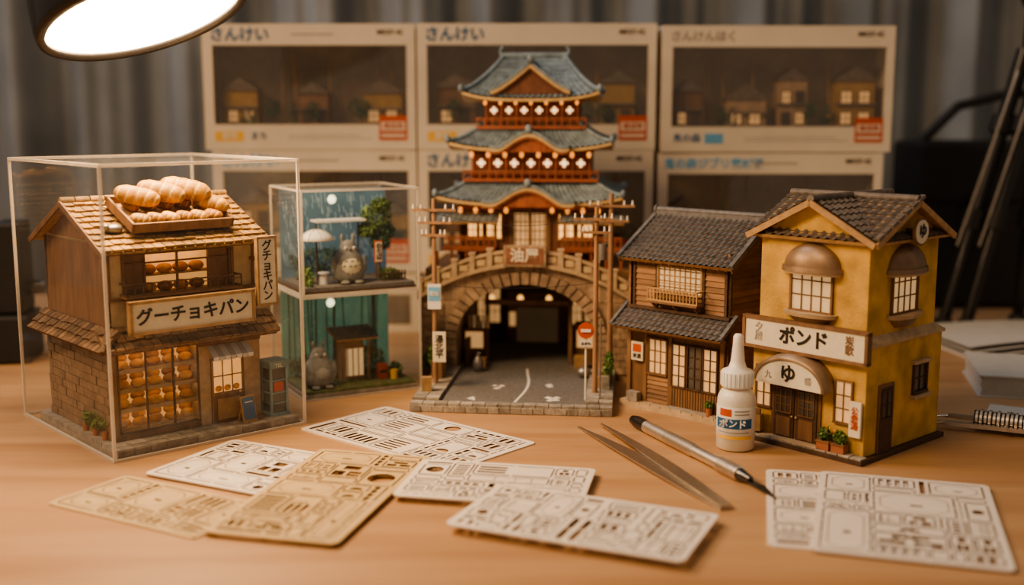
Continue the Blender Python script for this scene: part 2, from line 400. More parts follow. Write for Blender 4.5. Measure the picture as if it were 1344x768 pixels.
# ------------------------------------------------------------------ bakery in acrylic case
CB=(-23.1,64.2,42)
A=Model('acrylic_display_case',*CB)
def acase(A,w,d,z0,z1,e=.13):
    A.part('panels')
    A.add([(0,0,z0),(w,0,z0),(w,0,z1),(0,0,z1)],[(0,1,2,3)],acrylic)
    A.add([(0,d,z0),(w,d,z0),(w,d,z1),(0,d,z1)],[(0,1,2,3)],acrylic)
    A.add([(0,0,z0),(0,d,z0),(0,d,z1),(0,0,z1)],[(0,1,2,3)],acrylic)
    A.add([(w,0,z0),(w,d,z0),(w,d,z1),(w,0,z1)],[(0,1,2,3)],acrylic)
    A.add([(0,0,z1),(w,0,z1),(w,d,z1),(0,d,z1)],[(0,1,2,3)],acrylic)
    A.part('edges')
    for x in (0,w):
        for y in (0,d): A.box(x-e/2,x+e/2,y-e/2,y+e/2,z0,z1,acr_edge)
        A.box(x-e/2,x+e/2,0,d,z1-e,z1+.02,acr_edge); A.box(x-e/2,x+e/2,0,d,z0,z0+e,acr_edge)
    for y in (0,d): A.box(0,w,y-e/2,y+e/2,z1-e,z1+.02,acr_edge); A.box(0,w,y-e/2,y+e/2,z0,z0+e,acr_edge)
acase(A,12.8,14.5,0,17.3,.17); A.done()
B=Model('miniature_bakery',*CB)
B.part('base'); B.box(.3,12.5,.3,12.6,0,.35,stone); B.pave(.3,12.5,.3,2.6,.3,.6,11,3,stone); B.box(.3,12.5,2.6,12.6,.35,.6,stone)
B.stones(.3,12.5,.02,.55,.32,12,1,stone,.06)
B.part('walls')
B.box(.95,10.8,3.9,12,.6,6.6,brick)
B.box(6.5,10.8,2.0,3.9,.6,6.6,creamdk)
B.box(.95,1.25,2.0,3.9,.6,6.6,brownw)
B.box(.95,6.6,2.0,3.9,.6,1.0,brownw); B.box(.95,6.6,2.0,3.9,6.1,6.6,brownw)
B.box(1.0,10.6,2.1,11.6,6.6,9.2,cream)
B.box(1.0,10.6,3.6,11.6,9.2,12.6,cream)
B.box(1.0,1.9,2.1,3.6,9.2,12.6,cream); B.box(9.0,10.6,2.1,3.6,9.2,12.6,cream); B.box(1.9,9.0,2.1,3.6,11.9,12.6,cream)
B.box(1.9,9.0,3.5,3.58,9.2,11.9,breadglow)
B.part('timbers')
for x in (.95,1.85,9.0,10.45): B.box(x,x+.18,2.0,2.12,9.2,12.5,brownw)
B.box(.95,10.65,2.0,2.12,11.85,12.1,brownw); B.box(.95,10.65,1.98,2.12,9.1,9.3,brownw)
B.part('upper_window')
for x in (1.9,3.3,5.4,7.5,8.88): B.box(x,x+.12,2.2,2.35,9.2,11.9,brownw)
B.box(1.9,3.4,2.3,2.4,9.2,11.9,brownw); B.box(7.5,9.0,2.3,2.4,9.2,11.9,brownw)
B.box(1.9,9.0,2.2,2.35,11.2,11.3,brownw); B.box(1.9,9,2.2,2.35,11.75,11.9,brownw)
B.box(3.5,7.4,2.45,2.6,11.72,11.85,strip)
for z in (9.35,10.45):
    B.box(2,9,2.6,3.5,z-.08,z,tanwood)
    for i in range(4):
        B.ell((3.9+i*1.05,2.95,z+.3),(.52,.38,.32),bun if (i+int(z))%2 else bundk,12,8)
B.part('balcony')
B.box(1.7,9.2,1.1,2.1,9.3,9.42,brownw)
B.rail(1.7,9.2,9.42,10.2,1.15,14,dkwood,.08)
for x in (1.75,9.15): B.box(x-.05,x+.05,1.15,2.1,10.1,10.2,dkwood); B.box(x-.05,x+.05,1.15,2.1,9.42,9.52,dkwood)
B.part('roof')
B.shingles((.3,1.0,12.15),(11.0,0,0),(0,5.9,2.6),17,9,shing)
B.shingles((11.3,12.5,12.15),(-11.0,0,0),(0,-5.6,2.6),17,9,shing)
B.frame(1.0,0,0,-90); B.prism([(-11.6,12.3),(-6.9,14.5),(-2.1,12.3)],0.0,9.6,brownw); B.reset()
for i in range(12): B.cyl((.3+i*.93,6.95,14.85),(.3+i*.93+.85,6.95,14.85),.24,shing,n=8)
for x in (.28,11.28):
    B.beam((x,.95,12.05),(x,6.9,14.7),.14,.35,brownw); B.beam((x,12.5,12.05),(x,6.9,14.7),.14,.35,brownw)
for i in range(14): B.beam((.7+i*.78,1.0,12.08),(.7+i*.78,2.2,12.55),.12,.14,brownw)
B.part('side_walls')
B.frame(.95,12,0,-90)
B.stones(0,10,.6,5.9,0,9,10,brick,.10)
B.reset(); B.frame(1.0,11.6,0,-90); B.boards(0,9.5,7.6,12.4,0,1,brownw); B.box(0,.15,-.12,.1,7.6,12.4,dkwood); B.box(9.35,9.5,-.12,.1,7.6,12.4,dkwood); B.reset()
B.part('canopy')
B.shingles((0.1,.7,6.35),(11.5,0,0),(0,1.5,1.25),20,3,shingd)
B.shingles((-.15,12.4,6.35),(0,-11.7,0),(1.15,0,1.25),18,3,shingd)
B.box(.3,11.5,.95,2.1,6.1,6.3,brownw)
B.beam((-.1,.7,6.45),(1.0,2.2,7.75),.25,.25,shingd)
for i in range(16): B.beam((.5+i*.7,.75,6.2),(.5+i*.7,2.1,6.7),.1,.14,brownw)
B.part('signboard')
B.box(1.7,9.6,.55,.85,7.35,9.1,signw)
for a in ((1.55,9.75,.45,.9,9.05,9.23),(1.55,9.75,.45,.9,7.22,7.4),(1.55,1.75,.45,.9,7.25,9.2),(9.55,9.75,.45,.9,7.25,9.2)): B.box(*a,tanwood)
B.box(2.5,2.8,.85,2.1,7.6,7.9,brownw); B.box(8.6,8.9,.85,2.1,7.6,7.9,brownw)
B.text('グーチョキパン',1.06,5.65,8.2,.53,ink,bold=.022)
B.box(10.0,11.2,.35,.6,8.2,12.4,signw)
for a in ((9.9,11.3,.3,.65,12.35,12.5),(9.9,11.3,.3,.65,8.1,8.25),(9.9,10.02,.3,.65,8.2,12.4),(11.18,11.3,.3,.65,8.2,12.4)): B.box(*a,tanwood)
B.text('グチョキパン',.72,10.6,10.3,.33,ink,vert=True,bold=.012,lh=.88)
B.box(10.3,10.5,.6,2.1,10.9,11.1,brownw)
B.part('shop_window')
B.box(1.25,6.5,3.8,3.88,1.0,6.1,breadglow)
B.box(1.25,6.5,2.1,3.8,1.0,1.1,tanwood)
B.box(1.3,6.45,2.2,2.35,5.92,6.02,strip)
for z in (1.15,2.35,3.55,4.75):
    B.box(1.25,6.5,2.4,3.8,z-.06,z+.04,tanwood); B.box(1.25,6.5,2.34,2.40,z-.14,z+.12,tanwood)
    if z>2: B.box(1.3,6.45,2.44,2.50,z-.10,z-.06,strip)
    for i in range(5):
        for yy in (2.75,3.35):
            B.ell((1.78+i*1.04+(.2 if yy>3 else 0),yy,z+.32+(yy-2.7)*.5),(.46,.32,.29),bun if (i+int(z))%3 else bundk,12,8,fn=lambda t,p:1+.05*math.cos(4*t))
for x in (1.25,3.0,4.75,6.4): B.box(x,x+.1,1.98,2.1,1.0,6.1,dkwood)
for z in (1.0,5.98): B.box(1.25,6.5,1.98,2.1,z,z+.12,dkwood)
B.add([(1.25,2.06,1),(6.5,2.06,1),(6.5,2.06,6.1),(1.25,2.06,6.1)],[(0,1,2,3)],glassthin)
B.part('door')
B.window(7.4,9.4,2.6,4.7,2.0,3,2,brownw,breadglow); B.box(7.25,9.55,1.88,2.0,.6,2.5,brownw); B.box(7.6,9.2,1.82,1.9,.85,2.2,tanwood)
for i in range(3): B.ell((7.75+i*.62,1.93,2.85),(.24,.08,.2),bun,10,6)
B.ell((9.2,1.8,2.5),(.09,.09,.09),gold,8,6)
for i in range(7):
    x=7.0+i*.4; B.add([(x,1.9,5.7),(x+.4,1.9,5.7),(x+.4,1.0,5.1),(x,1.0,5.1),(x+.05,1.0,4.85),(x+.35,1.0,4.85)],[(0,1,2,3),(3,2,5,4)],white if i%2==0 else paper)
B.box(6.55,10.8,1.9,2.0,5.7,5.95,brownw)
B.part('phone_booth')
B.box(10.9,12.3,1.0,2.4,.6,.8,boothm); B.box(10.95,12.25,1.05,2.35,3.75,4.1,boothm); B.box(10.85,12.35,.95,2.45,4.1,4.25,boothm)
for x in (10.95,12.1):
    for y in (1.05,2.2): B.box(x,x+.15,y,y+.15,.8,3.8,boothm)
for z in (1.4,2.1,2.9): B.box(10.95,12.25,1.06,1.14,z,z+.08,boothm); B.box(10.96,11.04,1.05,2.35,z,z+.08,boothm)
B.box(11.1,12.1,1.15,2.25,.8,3.75,glassdk); B.box(11.25,11.95,1.08,1.14,2.2,2.85,skinr)
B.text('TEL',.35,11.6,3.93,1.03,white)
B.part('easel_sign')
B.obox((9.3,1.0,1.45),(1.05,.1,1.7),(-12,0,8),tanwood); B.obox((9.3,.93,1.5),(.85,.08,1.4),(-12,0,8),inkb)
B.obox((9.3,1.35,1.3),(.9,.08,1.5),(18,0,8),tanwood)
for i in range(4): B.obox((9.3,.87+.04*i,1.1+i*.27),(.6,.04,.06),(-12,0,8),white)
for i in range(3): B.cyl((.75,3+i*1.5,.6),(.75,3+i*1.5,1.1),.2,teracotta)
B.leaves((.7,4.5,1.5),(.3,2,.5),260,green)
B.part('bread_tray')
al=math.degrees(math.atan2(2.6,5.9))
B.frame(5.9,3.9,13.95,0,rx=al*.9)
B.box(-3.2,3.2,-2.0,1.9,-.1,.05,tanwood)
for a in ((-3.3,3.3,-2.1,-1.95,-.1,.5),(-3.3,3.3,1.8,1.95,-.1,.5),(-3.3,-3.15,-2.1,1.95,-.1,.5),(3.15,3.3,-2.1,1.95,-.1,.5)): B.box(*a,brownw)
B.part('bread_rolls')
def roll(M,c,L,r,rz,mt,rings=5,tilt=0):
    o=M.m.copy(); M.m=o@Matrix.Translation(c)@Matrix.Rotation(rad(rz),4,'Z')@Matrix.Rotation(rad(tilt),4,'Y')
    nu,nv=20,60; v=[];fa=[];fb=[]
    for j in range(nv+1):
        t=j/nv; x=-L+2*L*t; pr=max(0,(1-abs(2*t-1)**3.4))**.5
        for i in range(nu):
            th=2*pi*i/nu; ph=rings*t+th/(2*pi)*1.0
            rr=r*pr*(.93+.08*abs(math.sin(pi*ph))**.6); v.append((x,rr*math.cos(th),rr*math.sin(th)*.92))
    for j in range(nv):
        for i in range(nu):
            q=(j*nu+i,j*nu+(i+1)%nu,(j+1)*nu+(i+1)%nu,(j+1)*nu+i)
            ph=(rings*(j+.5)/nv+(i+.5)/nu)%1
            (fb if (ph<.13 or ph>.87) else fa).append(q)
    M.add(v,fa,mt,True); M.add(v,fb,breadgr if mt is bread else bread,True); M.m=o
for x,y,z,L,r,rz,m_ in ((-2.0,.5,1.1,1.4,.62,-36,bread),(-.45,.55,1.3,1.5,.66,-38,bread),(1.15,.6,1.4,1.6,.70,-36,bread),(2.55,-.3,.8,1.2,.56,-46,bread)):
    roll(B,(x,y,z),L,r,rz,m_)
for i in range(6): roll(B,(-2.5+i*.95,-1.35,.42),.62,.40,R.uniform(-50,-10),breaddk if i%2 else bread,4)
for i in range(5): roll(B,(-2.2+i*1.1,.9,.4),.7,.42,R.uniform(-90,-40),breaddk,4)
B.reset()
B.part('roof_ornament'); B.ell((1.9,3.0,13.35),(.55,.45,.3),metalg); B.ell((1.35,2.8,13.5),(.22,.2,.18),metalg)
B.done({'walls':.04})
# ------------------------------------------------------------------ forest dioramas
def spirit(M,x,y,z,k,belly=True):
    M.part('spirit_figure')
    prof=[(.0,0),(.55,.02),(.92,.25),(1.05,.7),(1.0,1.2),(.82,1.7),(.6,2.05),(.5,2.3),(.42,2.5),(.25,2.65),(0,2.7)]
    pr=[]
    for i in range(len(prof)-1):
        for q in range(3):
            t=q/3; pr.append((prof[i][0]*(1-t)+prof[i+1][0]*t,prof[i][1]*(1-t)+prof[i+1][1]*t))
    pr.append(prof[-1])
    M.lathe([(r*k,h*k) for r,h in pr],(x,y,z),furg,24,.85)
    if belly: M.ell((x,y-.27*k,z+1.0*k),(.8*k,.68*k,.82*k),furc,18,12)
    for sx in (-1,1):
        M.cyl((x+sx*.3*k,y,z+2.5*k),(x+sx*.36*k,y,z+2.95*k),.13*k,furg,.02*k,10)
        M.ell((x+sx*.36*k,y,z+2.85*k),(.12*k,.1*k,.26*k),furg,10,8)
        M.ell((x+sx*.28*k,y-.42*k,z+2.22*k),(.11*k,.07*k,.11*k),white,10,8)
        M.ell((x+sx*.28*k,y-.48*k,z+2.22*k),(.045*k,.04*k,.045*k),ink,8,6)
        M.ell((x+sx*.98*k,y-.15*k,z+1.15*k),(.2*k,.25*k,.6*k),furg,12,8)
        M.ell((x+sx*.45*k,y-.75*k,z+.12*k),(.3*k,.35*k,.13*k),furg,12,8)
        for q in range(3): M.cyl((x+sx*.45*k,y-.5*k,z+(2.08-q*.06)*k),(x+sx*.85*k,y-.45*k,z+(2.15-q*.12)*k),.012*k,ink,n=5)
    M.ell((x,y-.53*k,z+2.12*k),(.12*k,.06*k,.05*k),ink,10,6)
    if belly:
        for r,(zz,xs) in enumerate(((1.45,(-.35,0,.35)),(1.15,(-.5,-.17,.17,.5)))):
            for q in xs:
                yy=y-.27*k-.68*k*math.sqrt(max(0,1-(q/.8)**2-((zz-1)/.82)**2))-.01
                M.beam((x+(q-.1)*k,yy,z+(zz-.06)*k),(x+q*k,yy-.02,z+(zz+.05)*k),.04*k,.05*k,furg)
                M.beam((x+(q+.1)*k,yy,z+(zz-.06)*k),(x+q*k,yy-.02,z+(zz+.05)*k),.04*k,.05*k,furg)
TW,TD,TH=8.7,7.4,7.45
D=Model('rainy_bus_stop_diorama_case',-14.5,78.6,28,z=7.5)
acase(D,TW,TD,0,TH-.05,.13)
D.part('ground'); D.box(.15,TW-.15,.15,TD-.15,0.02,.3,dkwood); D.box(.25,TW-.25,.2,TD-.3,.3,.55,asphalt)
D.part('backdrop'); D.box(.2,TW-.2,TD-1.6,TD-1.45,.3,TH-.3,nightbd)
for i in range(190):
    x=R.uniform(.4,TW-.4);z=R.uniform(1,TH-1.2);D.beam((x,TD-1.63,z),(x-.08,TD-1.63,z+R.uniform(.3,.9)),.03,.03,rain)
D.ell((4.2,TD-1.65,6.3),(.33,.1,.33),moon,14,8)
D.leaves((3,TD-2.0,1.8),(2.6,.4,1.1),600,dkgreen,.17)
spirit(D,3.9,1.7,.55,1.15)
D.part('tree')
D.tube([(6.9,3.6,.5),(7.0,3.7,2.2),(6.8,3.7,3.6),(7.0,3.8,4.6)],.2,dkwood,8)
D.tube([(6.85,3.7,3.2),(6.2,3.5,4.1)],.1,dkwood,6)
for c,r in (((6.9,3.8,5.0),(1.3,1.1,1.0)),((6.1,3.5,4.1),(.8,.8,.6)),((7.6,3.6,4.0),(.7,.8,.7)),((7.1,3.2,5.9),(.8,.7,.6)),((7.0,3.2,3.2),(.8,.6,.6))): D.leaves(c,r,650,green if c[2]>4 else dkgreen,.16)
D.leaves((7.3,2.2,.9),(.9,1.2,.5),500,green,.16); D.leaves((1.0,2.6,1.1),(.6,.9,.7),420,green,.14); D.leaves((.7,1.2,.8),(.4,.8,.35),200,green,.12)
D.part('shelter_roof'); D.box(2.0,5.8,2.9,4.3,4.85,5.0,white)
for x in (2.3,5.5): D.cyl((x,3.8,.5),(x,3.8,4.9),.06,dkwood,n=6)
D.part('umbrella')
D.lathe([(0,4.55),(.35,4.5),(.75,4.35),(1.05,4.1),(1.3,3.8),(1.26,3.78),(.7,4.1),(0,4.25)],(1.5,1.5,0),white,16)
for i in range(8):
    a=pi*i/4; D.tube([(1.5+r_*math.cos(a),1.5+r_*math.sin(a),z_+.01) for r_,z_ in ((0,4.56),(.35,4.51),(.75,4.36),(1.05,4.11),(1.3,3.81))],.02,greyp,4)
D.cyl((1.5,1.5,.5),(1.5,1.5,4.7),.05,dkwood,n=6)
D.part('table'); D.cyl((2.1,1.8,.5),(2.1,1.8,1.3),.3,white,.26); D.cyl((2.1,1.8,1.3),(2.1,1.8,1.4),.42,white)
D.part('bus_sign'); D.cyl((6.2,1.6,.5),(6.2,1.6,2.1),.06,metalg,n=6); D.box(5.9,6.5,1.5,1.62,1.9,3.5,redp); D.box(5.96,6.44,1.46,1.52,1.96,3.4,signw); D.text('のりば',.45,6.2,2.7,1.44,ink,vert=True)
D.part('fence')
for i in range(9): D.box(6.3+i*.22,6.38+i*.22,1.1,1.2,.5,1.3,dkwood)
D.box(6.3,8.2,1.1,1.2,1.0,1.1,dkwood)
D.done()
D=Model('forest_shelter_diorama_case',-14.6,78.5,28,z=0)
acase(D,TW+.2,TD+.1,0,TH,.13)
D.part('ground'); D.box(.15,TW,.15,TD-.15,0.02,.4,stone); D.box(.25,TW-.1,.25,TD-.3,.4,.6,grass)
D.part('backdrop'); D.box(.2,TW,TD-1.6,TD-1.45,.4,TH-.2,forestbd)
for i in range(20):
    x=R.uniform(.5,TW-.5); D.beam((x,TD-1.68,.5),(x+R.uniform(-.3,.3),TD-1.68,TH-.4),R.uniform(.05,.12),.05,dkgreen)
D.ell((4.0,TD-1.7,6.0),(.33,.1,.33),moon,14,8)
for i in range(60): D.ell((R.uniform(.4,TW-.4),TD-1.7,R.uniform(1.5,7)),(.04,.02,.04),furc,6,4)
D.leaves((2,TD-2.3,1.4),(1.6,.5,1),500,dkgreen,.16); D.leaves((6.8,TD-2.4,1.5),(1.4,.5,1.1),500,green,.16)
for i in range(60): 
    D.ell((R.uniform(.5,TW-.5),R.uniform(.5,4),.62),(.08,.08,.05),stone if i%2 else green,6,4)
spirit(D,1.6,1.6,.6,1.1,False)
D.part('belly'); D.ell((1.6,1.28,1.65),(.82,.7,.84),furb,14,10)
D.part('shelter')
for x in (3.5,5.5):
    for y in (2,3.3): D.box(x,x+.14,y,y+.14,.6,3.9,brownw)
D.box(3.5,5.64,3.3,3.42,.6,3.8,tanwood)
D.box(3.9,5.2,2.0,2.12,1.0,3.2,paleg); D.box(3.8,5.3,1.95,2.0,3.1,3.3,brownw); D.box(3.8,5.3,1.95,2.0,.9,1.05,brownw)
for i in range(4): D.box(3.9+i*.42,3.96+i*.42,1.94,2.0,1,3.2,brownw)
D.tiles((3.0,1.5,3.9),(3.2,0,0),(0,2.4,.55),9,4,greytile,.06,.05,tanwood,.14)
D.part('postbox'); D.box(6.3,7.0,1.8,2.4,.6,1.6,skinr); D.box(6.4,6.9,1.77,1.8,1.1,1.3,ink)
D.cyl((6.65,2.1,1.6),(6.65,2.1,1.75),.4,skinr); D.cyl((7.4,1.6,.6),(7.4,1.6,1.3),.28,yelp)
D.leaves((7.9,2.4,1.1),(.4,1,.6),240,green,.15)
D.done()
# ------------------------------------------------------------------ bathhouse gate with bridge and street
G=Model('miniature_bathhouse_gate',1.0,86,-6)
G.part('base')
G.box(-6.9,6.9,-10.8,.5,0,.45,stone); G.box(-5.0,5.0,-10.0,12,.45,.52,asphalt)
G.pave(-6.9,6.9,-10.8,-10.0,.45,.62,16,1,stone); G.stones(-6.9,6.9,.02,.45,-10.8,18,1,stone,.07)
G.pave(-6.9,-5.0,-10.0,.3,.45,.8,2,11,stone); G.pave(5.0,6.9,-10.0,.3,.45,.8,2,11,stone)
G.box(-8,8,.5,12.2,0,.45,stone)
G.part('road_markings')
pts=[(.35+.3*math.sin(i*.28-.6),-9.6+i*.62) for i in range(18)]
for i in range(17):
    (xa,ya),(xb,yb)=pts[i],pts[i+1]; G.add([(xa-.09,ya,.535),(xa+.09,ya,.535),(xb+.09,yb,.535),(xb-.09,yb,.535)],[(0,1,2,3)],white)
for cx,cy in ((-2.6,-8.8),(2.6,-8.6),(-1.6,-5.4),(1.9,-4.6)):
    for i in range(5):
        a=R.uniform(0,6);x=cx+R.uniform(-.4,.4);y=cy+R.uniform(-.6,.6);d=R.uniform(.12,.3)
        G.add([(x-d,y,.534+i*.0006),(x,y-d,.534+i*.0006),(x+d*1.3,y,.534+i*.0006),(x,y+d*1.6,.534+i*.0006)],[(0,1,2,3)],white)
G.part('tunnel')
def arch(x): return 3.0+4.3*math.sqrt(max(0,1-(x/5.3)**2))
def deck(x): return 8.75-2.6*(x/8.2)**2
G.box(-8.2,-5.3,0.2,1.8,0,6.0,stonew); G.box(5.3,8.2,0.2,1.8,0,6.0,stonew)
xs=[-5.3+10.6*i/40 for i in range(41)]
G.band([(x,deck(x)) for x in xs],[(x,arch(x)) for x in xs],.2,1.8,stonew)
for sg in (-1,1):
    x3=[sg*(5.3+2.9*i/8) for i in range(9)]
    G.band([(x,deck(x)) for x in x3],[(x,5.9) for x in x3],.2,1.8,stonew)
G.box(-8,-5.4,1.8,12,.4,8.2,brownw); G.box(5.4,8,1.8,12,.4,8.2,brownw); G.box(-5.4,5.4,1.8,12,7.4,8.2,dkwood); G.box(-5.4,5.4,11.8,12,.4,8,dkwood)
G.part('arch_stones')
nv=25
for i in range(nv):
    a0=pi*i/nv+.012; a1=pi*(i+1)/nv-.012
    q=[]
    for a,r in ((a0,0),(a1,0),(a1,.95),(a0,.95)): q.append((-(5.3+r)*math.cos(a),3.0+(4.3+r)*math.sin(a)))
    G.prism(q,-.12+R.uniform(-.04,.04),.3,stonew)
for sg in (-1,1):
    for j in range(5):
        z=.45+j*.51; G.box(*sorted((sg*5.3,sg*6.3)),-.12,.3,z+.02,z+.49,stonew)
G.stones(-8.2,-6.3,.45,5.8,.2,3,10,stonew,.15); G.stones(6.3,8.2,.45,5.8,.2,3,10,stonew,.15)
G.part('parapet')
xs=[-8.3+16.6*i/60 for i in range(61)]
G.band([(x,deck(x)+.22) for x in xs],[(x,deck(x)-.06) for x in xs],-.3,.6,ledge)
G.band([(x,deck(x)+1.25) for x in xs],[(x,deck(x)+1.02) for x in xs],-.22,.2,ledge)
G.band([(x,deck(x)+1.03) for x in xs],[(x,deck(x)+.2) for x in xs],-.05,.1,stonew)
for i in range(13):
    x=-8.1+i*1.35; z=deck(x); G.box(x-.2,x+.2,-.28,.22,z,z+1.5,ledge); G.box(x-.26,x+.26,-.33,.27,z+1.45,z+1.6,ledge)
    if i<12 and abs(x+.67)>1.4:
        xm=x+.675; zm=deck(xm); G.box(xm-.32,xm+.32,-.12,-.05,zm+.4,zm+.85,cream)
G.box(-1.6,1.6,-.55,-.3,8.75,10.35,stonew); G.box(-1.4,1.4,-.6,-.52,8.93,10.15,signred); G.text('油屋',1.1,0,9.53,-.62,signw,bold=.03)
G.part('tunnel_interior')
for i in range(5):
    G.box(-4.9,-4.6,2+i*1.8,3+i*1.8,.5,2.6+.4*(i%2),brownw)
G.box(-5.3,-3.6,3.5,5.0,.5,3.2,brownw); G.box(-5.1,-3.7,3.42,3.5,1.6,2.9,glowdim); G.box(-4.0,-3.2,1.0,2.0,.5,1.2,tanwood)
G.box(3.6,5.3,3.5,5.2,.5,3.6,brownw); G.box(3.8,5.1,3.42,3.5,1.8,3.2,glowdim); G.box(3.7,4.7,1.3,2.1,.5,1.5,tanwood)
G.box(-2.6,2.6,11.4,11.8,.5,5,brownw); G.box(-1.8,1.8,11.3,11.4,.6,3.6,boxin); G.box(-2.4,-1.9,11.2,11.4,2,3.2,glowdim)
for a in (-5.2,-4.2,2.9,4.1): G.window(a,a+.9,2.2,5.2,11.78,2,3,brownw,glowdim)
for x in (-3.3,3.3): G.box(x-.15,x+.15,3,3.3,.5,7.4,brownw)
G.box(-3.5,3.5,3,3.3,5.2,5.6,brownw)
for x in (-3.6,-1.2,1.2,3.6): G.cyl((x,8.6,7.3),(x,8.6,5.2),.04,ink,n=6); G.ell((x,8.6,4.8),(.25,.25,.34),glow,12,8)  # glowing lanterns added to brighten the dark tunnel
for i in range(5): G.box(-4.6+i*.35,-4.35+i*.35,1.5,1.6,3.6,4.6,signw if i%2 else tanwood)
G.lathe([(.0,0),(.35,.0),(.42,.5),(.38,.9),(.2,1.15),(.15,1.4),(.2,1.45)],(-3.6,-.2,.5),metalg,14)
cy=8.0
G.part('tower_lower')
G.box(-5.6,5.6,cy-3.9,cy+3.9,8.2,13.4,dkred)
y=cy-3.9
for i in range(9):
    x=-5.5+i*1.375; G.box(x-.13,x+.13,y-.16,y,8.2,13.2,brownw)
G.window(-1.5,1.5,9.6,12.4,y,8,4,brownw,glowdim)
for a in (-4.9,-3.4,2.3,3.8): G.window(a,a+1.1,10.4,12.3,y,3,3,tanwood,glow)
G.box(-5.8,5.8,y-.25,y,12.7,13.0,red); G.box(-5.8,5.8,y-.25,y,9.1,9.4,red)
G.part('balconies')
for a,b in ((-7.2,-2.6),(2.6,7.2)):
    G.box(a,b,y-1.6,y,9.5,9.75,red); G.rail(a,b,9.75,10.7,y-1.55,10,red,.14)
    for q in range(5): x=a+(b-a)*q/4; G.box(x-.1,x+.1,y-1.5,y-1.3,8.2,9.5,red)
    G.tiles((a-.2,y-1.7,11.8),(b-a+.4,0,0),(0,1.6,.5),10,3,bluetile,.06,.05,tanwood)
G.part('roof_lower'); G.hip(0,cy,7.3,5.6,4.6,3.0,13.25,15.2,bluetile,gold,8,.6)
G.kara(0,cy-6.0,cy-2.8,3.6,13.1,1.45,bluetile,gold,red)
G.part('tower_middle')
y=cy-3.2
G.box(-4.7,4.7,y,cy+3.2,14.6,17.8,dkred)
for i in range(8): x=-4.6+i*1.314; G.box(x-.12,x+.12,y-.15,y,14.8,17.6,red)
G.box(-4.9,4.9,y-.3,y,15.2,15.45,red); G.box(-5.0,5.0,y-.25,y,17.2,17.5,red)
def lantern(x,z,y,k=1.):
    G.box(x-.36*k,x+.36*k,y-.08,y,z-.36*k,z+.36*k,red); G.box(x-.29*k,x+.29*k,y-.12,y-.08,z-.09*k,z+.09*k,lanternm); G.box(x-.09*k,x+.09*k,y-.125,y-.08,z-.29*k,z+.29*k,lanternm)
for i in range(7):
    x=-3.94+i*1.314; lantern(x,16.3,y-.06,1.1)
G.rail(-5.3,5.3,15.0,15.75,y-.75,16,red,.12); G.box(-5.3,5.3,y-.8,y,14.85,15.05,red)
G.part('hanging_lanterns')
for i in range(8):
    x=-4.6+i*1.314; G.cyl((x,y-.95,17.45),(x,y-.95,17.2),.03,ink,n=5); G.ell((x,y-.95,16.98),(.18,.18,.25),lanternp,10,8)
for i in range(7):
    x=-3.6+i*1.2; G.cyl((x,cy-3.5,21.3),(x,cy-3.5,21.15),.03,ink,n=5); G.ell((x,cy-3.5,21.0),(.14,.14,.19),lanternp,10,8)
for i in range(10):
    x=-5.4+i*1.2
    if abs(x)>1.7: G.cyl((x,cy-4.9,13.3),(x,cy-4.9,12.9),.03,ink,n=5); G.ell((x,cy-4.9,12.68),(.18,.18,.25),lanternp,10,8)
G.part('roof_middle'); G.hip(0,cy,6.4,4.9,3.8,2.5,17.45,19.3,bluetile,gold,8,.55)
G.kara(0,cy-5.3,cy-2.4,3.1,17.3,1.35,bluetile,gold,red)
G.part('tower_upper')
y=cy-2.6
G.box(-3.7,3.7,y,cy+2.6,18.8,21.6,dkred)
for i in range(7): x=-3.6+i*1.2; G.box(x-.11,x+.11,y-.14,y,19,21.5,red)
G.box(-4,4,y-.25,y,21.0,21.25,red)
for i in range(6): lantern(-3.0+i*1.2,20.42,y-.05,.95)
G.rail(-4.3,4.3,19.1,19.85,y-.65,14,red,.11); G.box(-4.3,4.3,y-.7,y,18.95,19.12,red)
for x in (-4.3,4.3): G.box(x-.08,x+.08,y-.65,cy+2.6,19.75,19.86,red)
G.part('roof_upper'); G.hip(0,cy,5.4,4.3,2.5,.25,21.3,24.6,bluetile,gold,11,.6,cv=1.3)
G.kara(0,cy-4.1,cy-.3,3.1,21.75,2.2,bluetile,gold,dkred,sharp=True)
G.cyl((-2.7,cy,24.75),(2.7,cy,24.75),.3,bluetile,n=10)
for x in (-2.7,2.7): G.tube([(x,cy,24.7),(x*1.03,cy,25.2),(x*.95,cy,25.5)],.16,bluetile)
G.box(-.5,.5,cy-3.75,cy-3.68,22.1,22.7,gold)
G.part('utility_poles')
def pole(x,y,h,arms,r=.2):
    G.cyl((x,y,.5),(x,y,h),r,polewood,r*.75,10)
    for z,a,dx in arms:
        G.box(x+dx-a,x+dx+a,y-.26,y-.1,z,z+.18,polewood)
        for k in (-.9,-.55,.55,.9): G.cyl((x+dx+a*k,y-.18,z+.18),(x+dx+a*k,y-.18,z+.5),.09,white,.06,8)
pole(-6.0,-5.6,14.2,((13.3,1.6,0),(12.4,1.2,.1),(11.5,.9,0)))
pole(5.6,-7.3,13.8,((12.9,1.4,-.2),(12.0,1.0,0)))
pole(6.5,-2.0,14.4,((13.4,1.7,0),(12.3,1.3,0)),.24)
G.cyl((-5.6,-5.7,10.5),(-5.6,-5.7,11.5),.28,metalg); G.cyl((6.0,-7.3,10.2),(6.0,-7.3,11.3),.3,metalg)
G.cyl((6.0,-9.0,.5),(6.0,-9.0,6.2),.06,metalg,n=8)
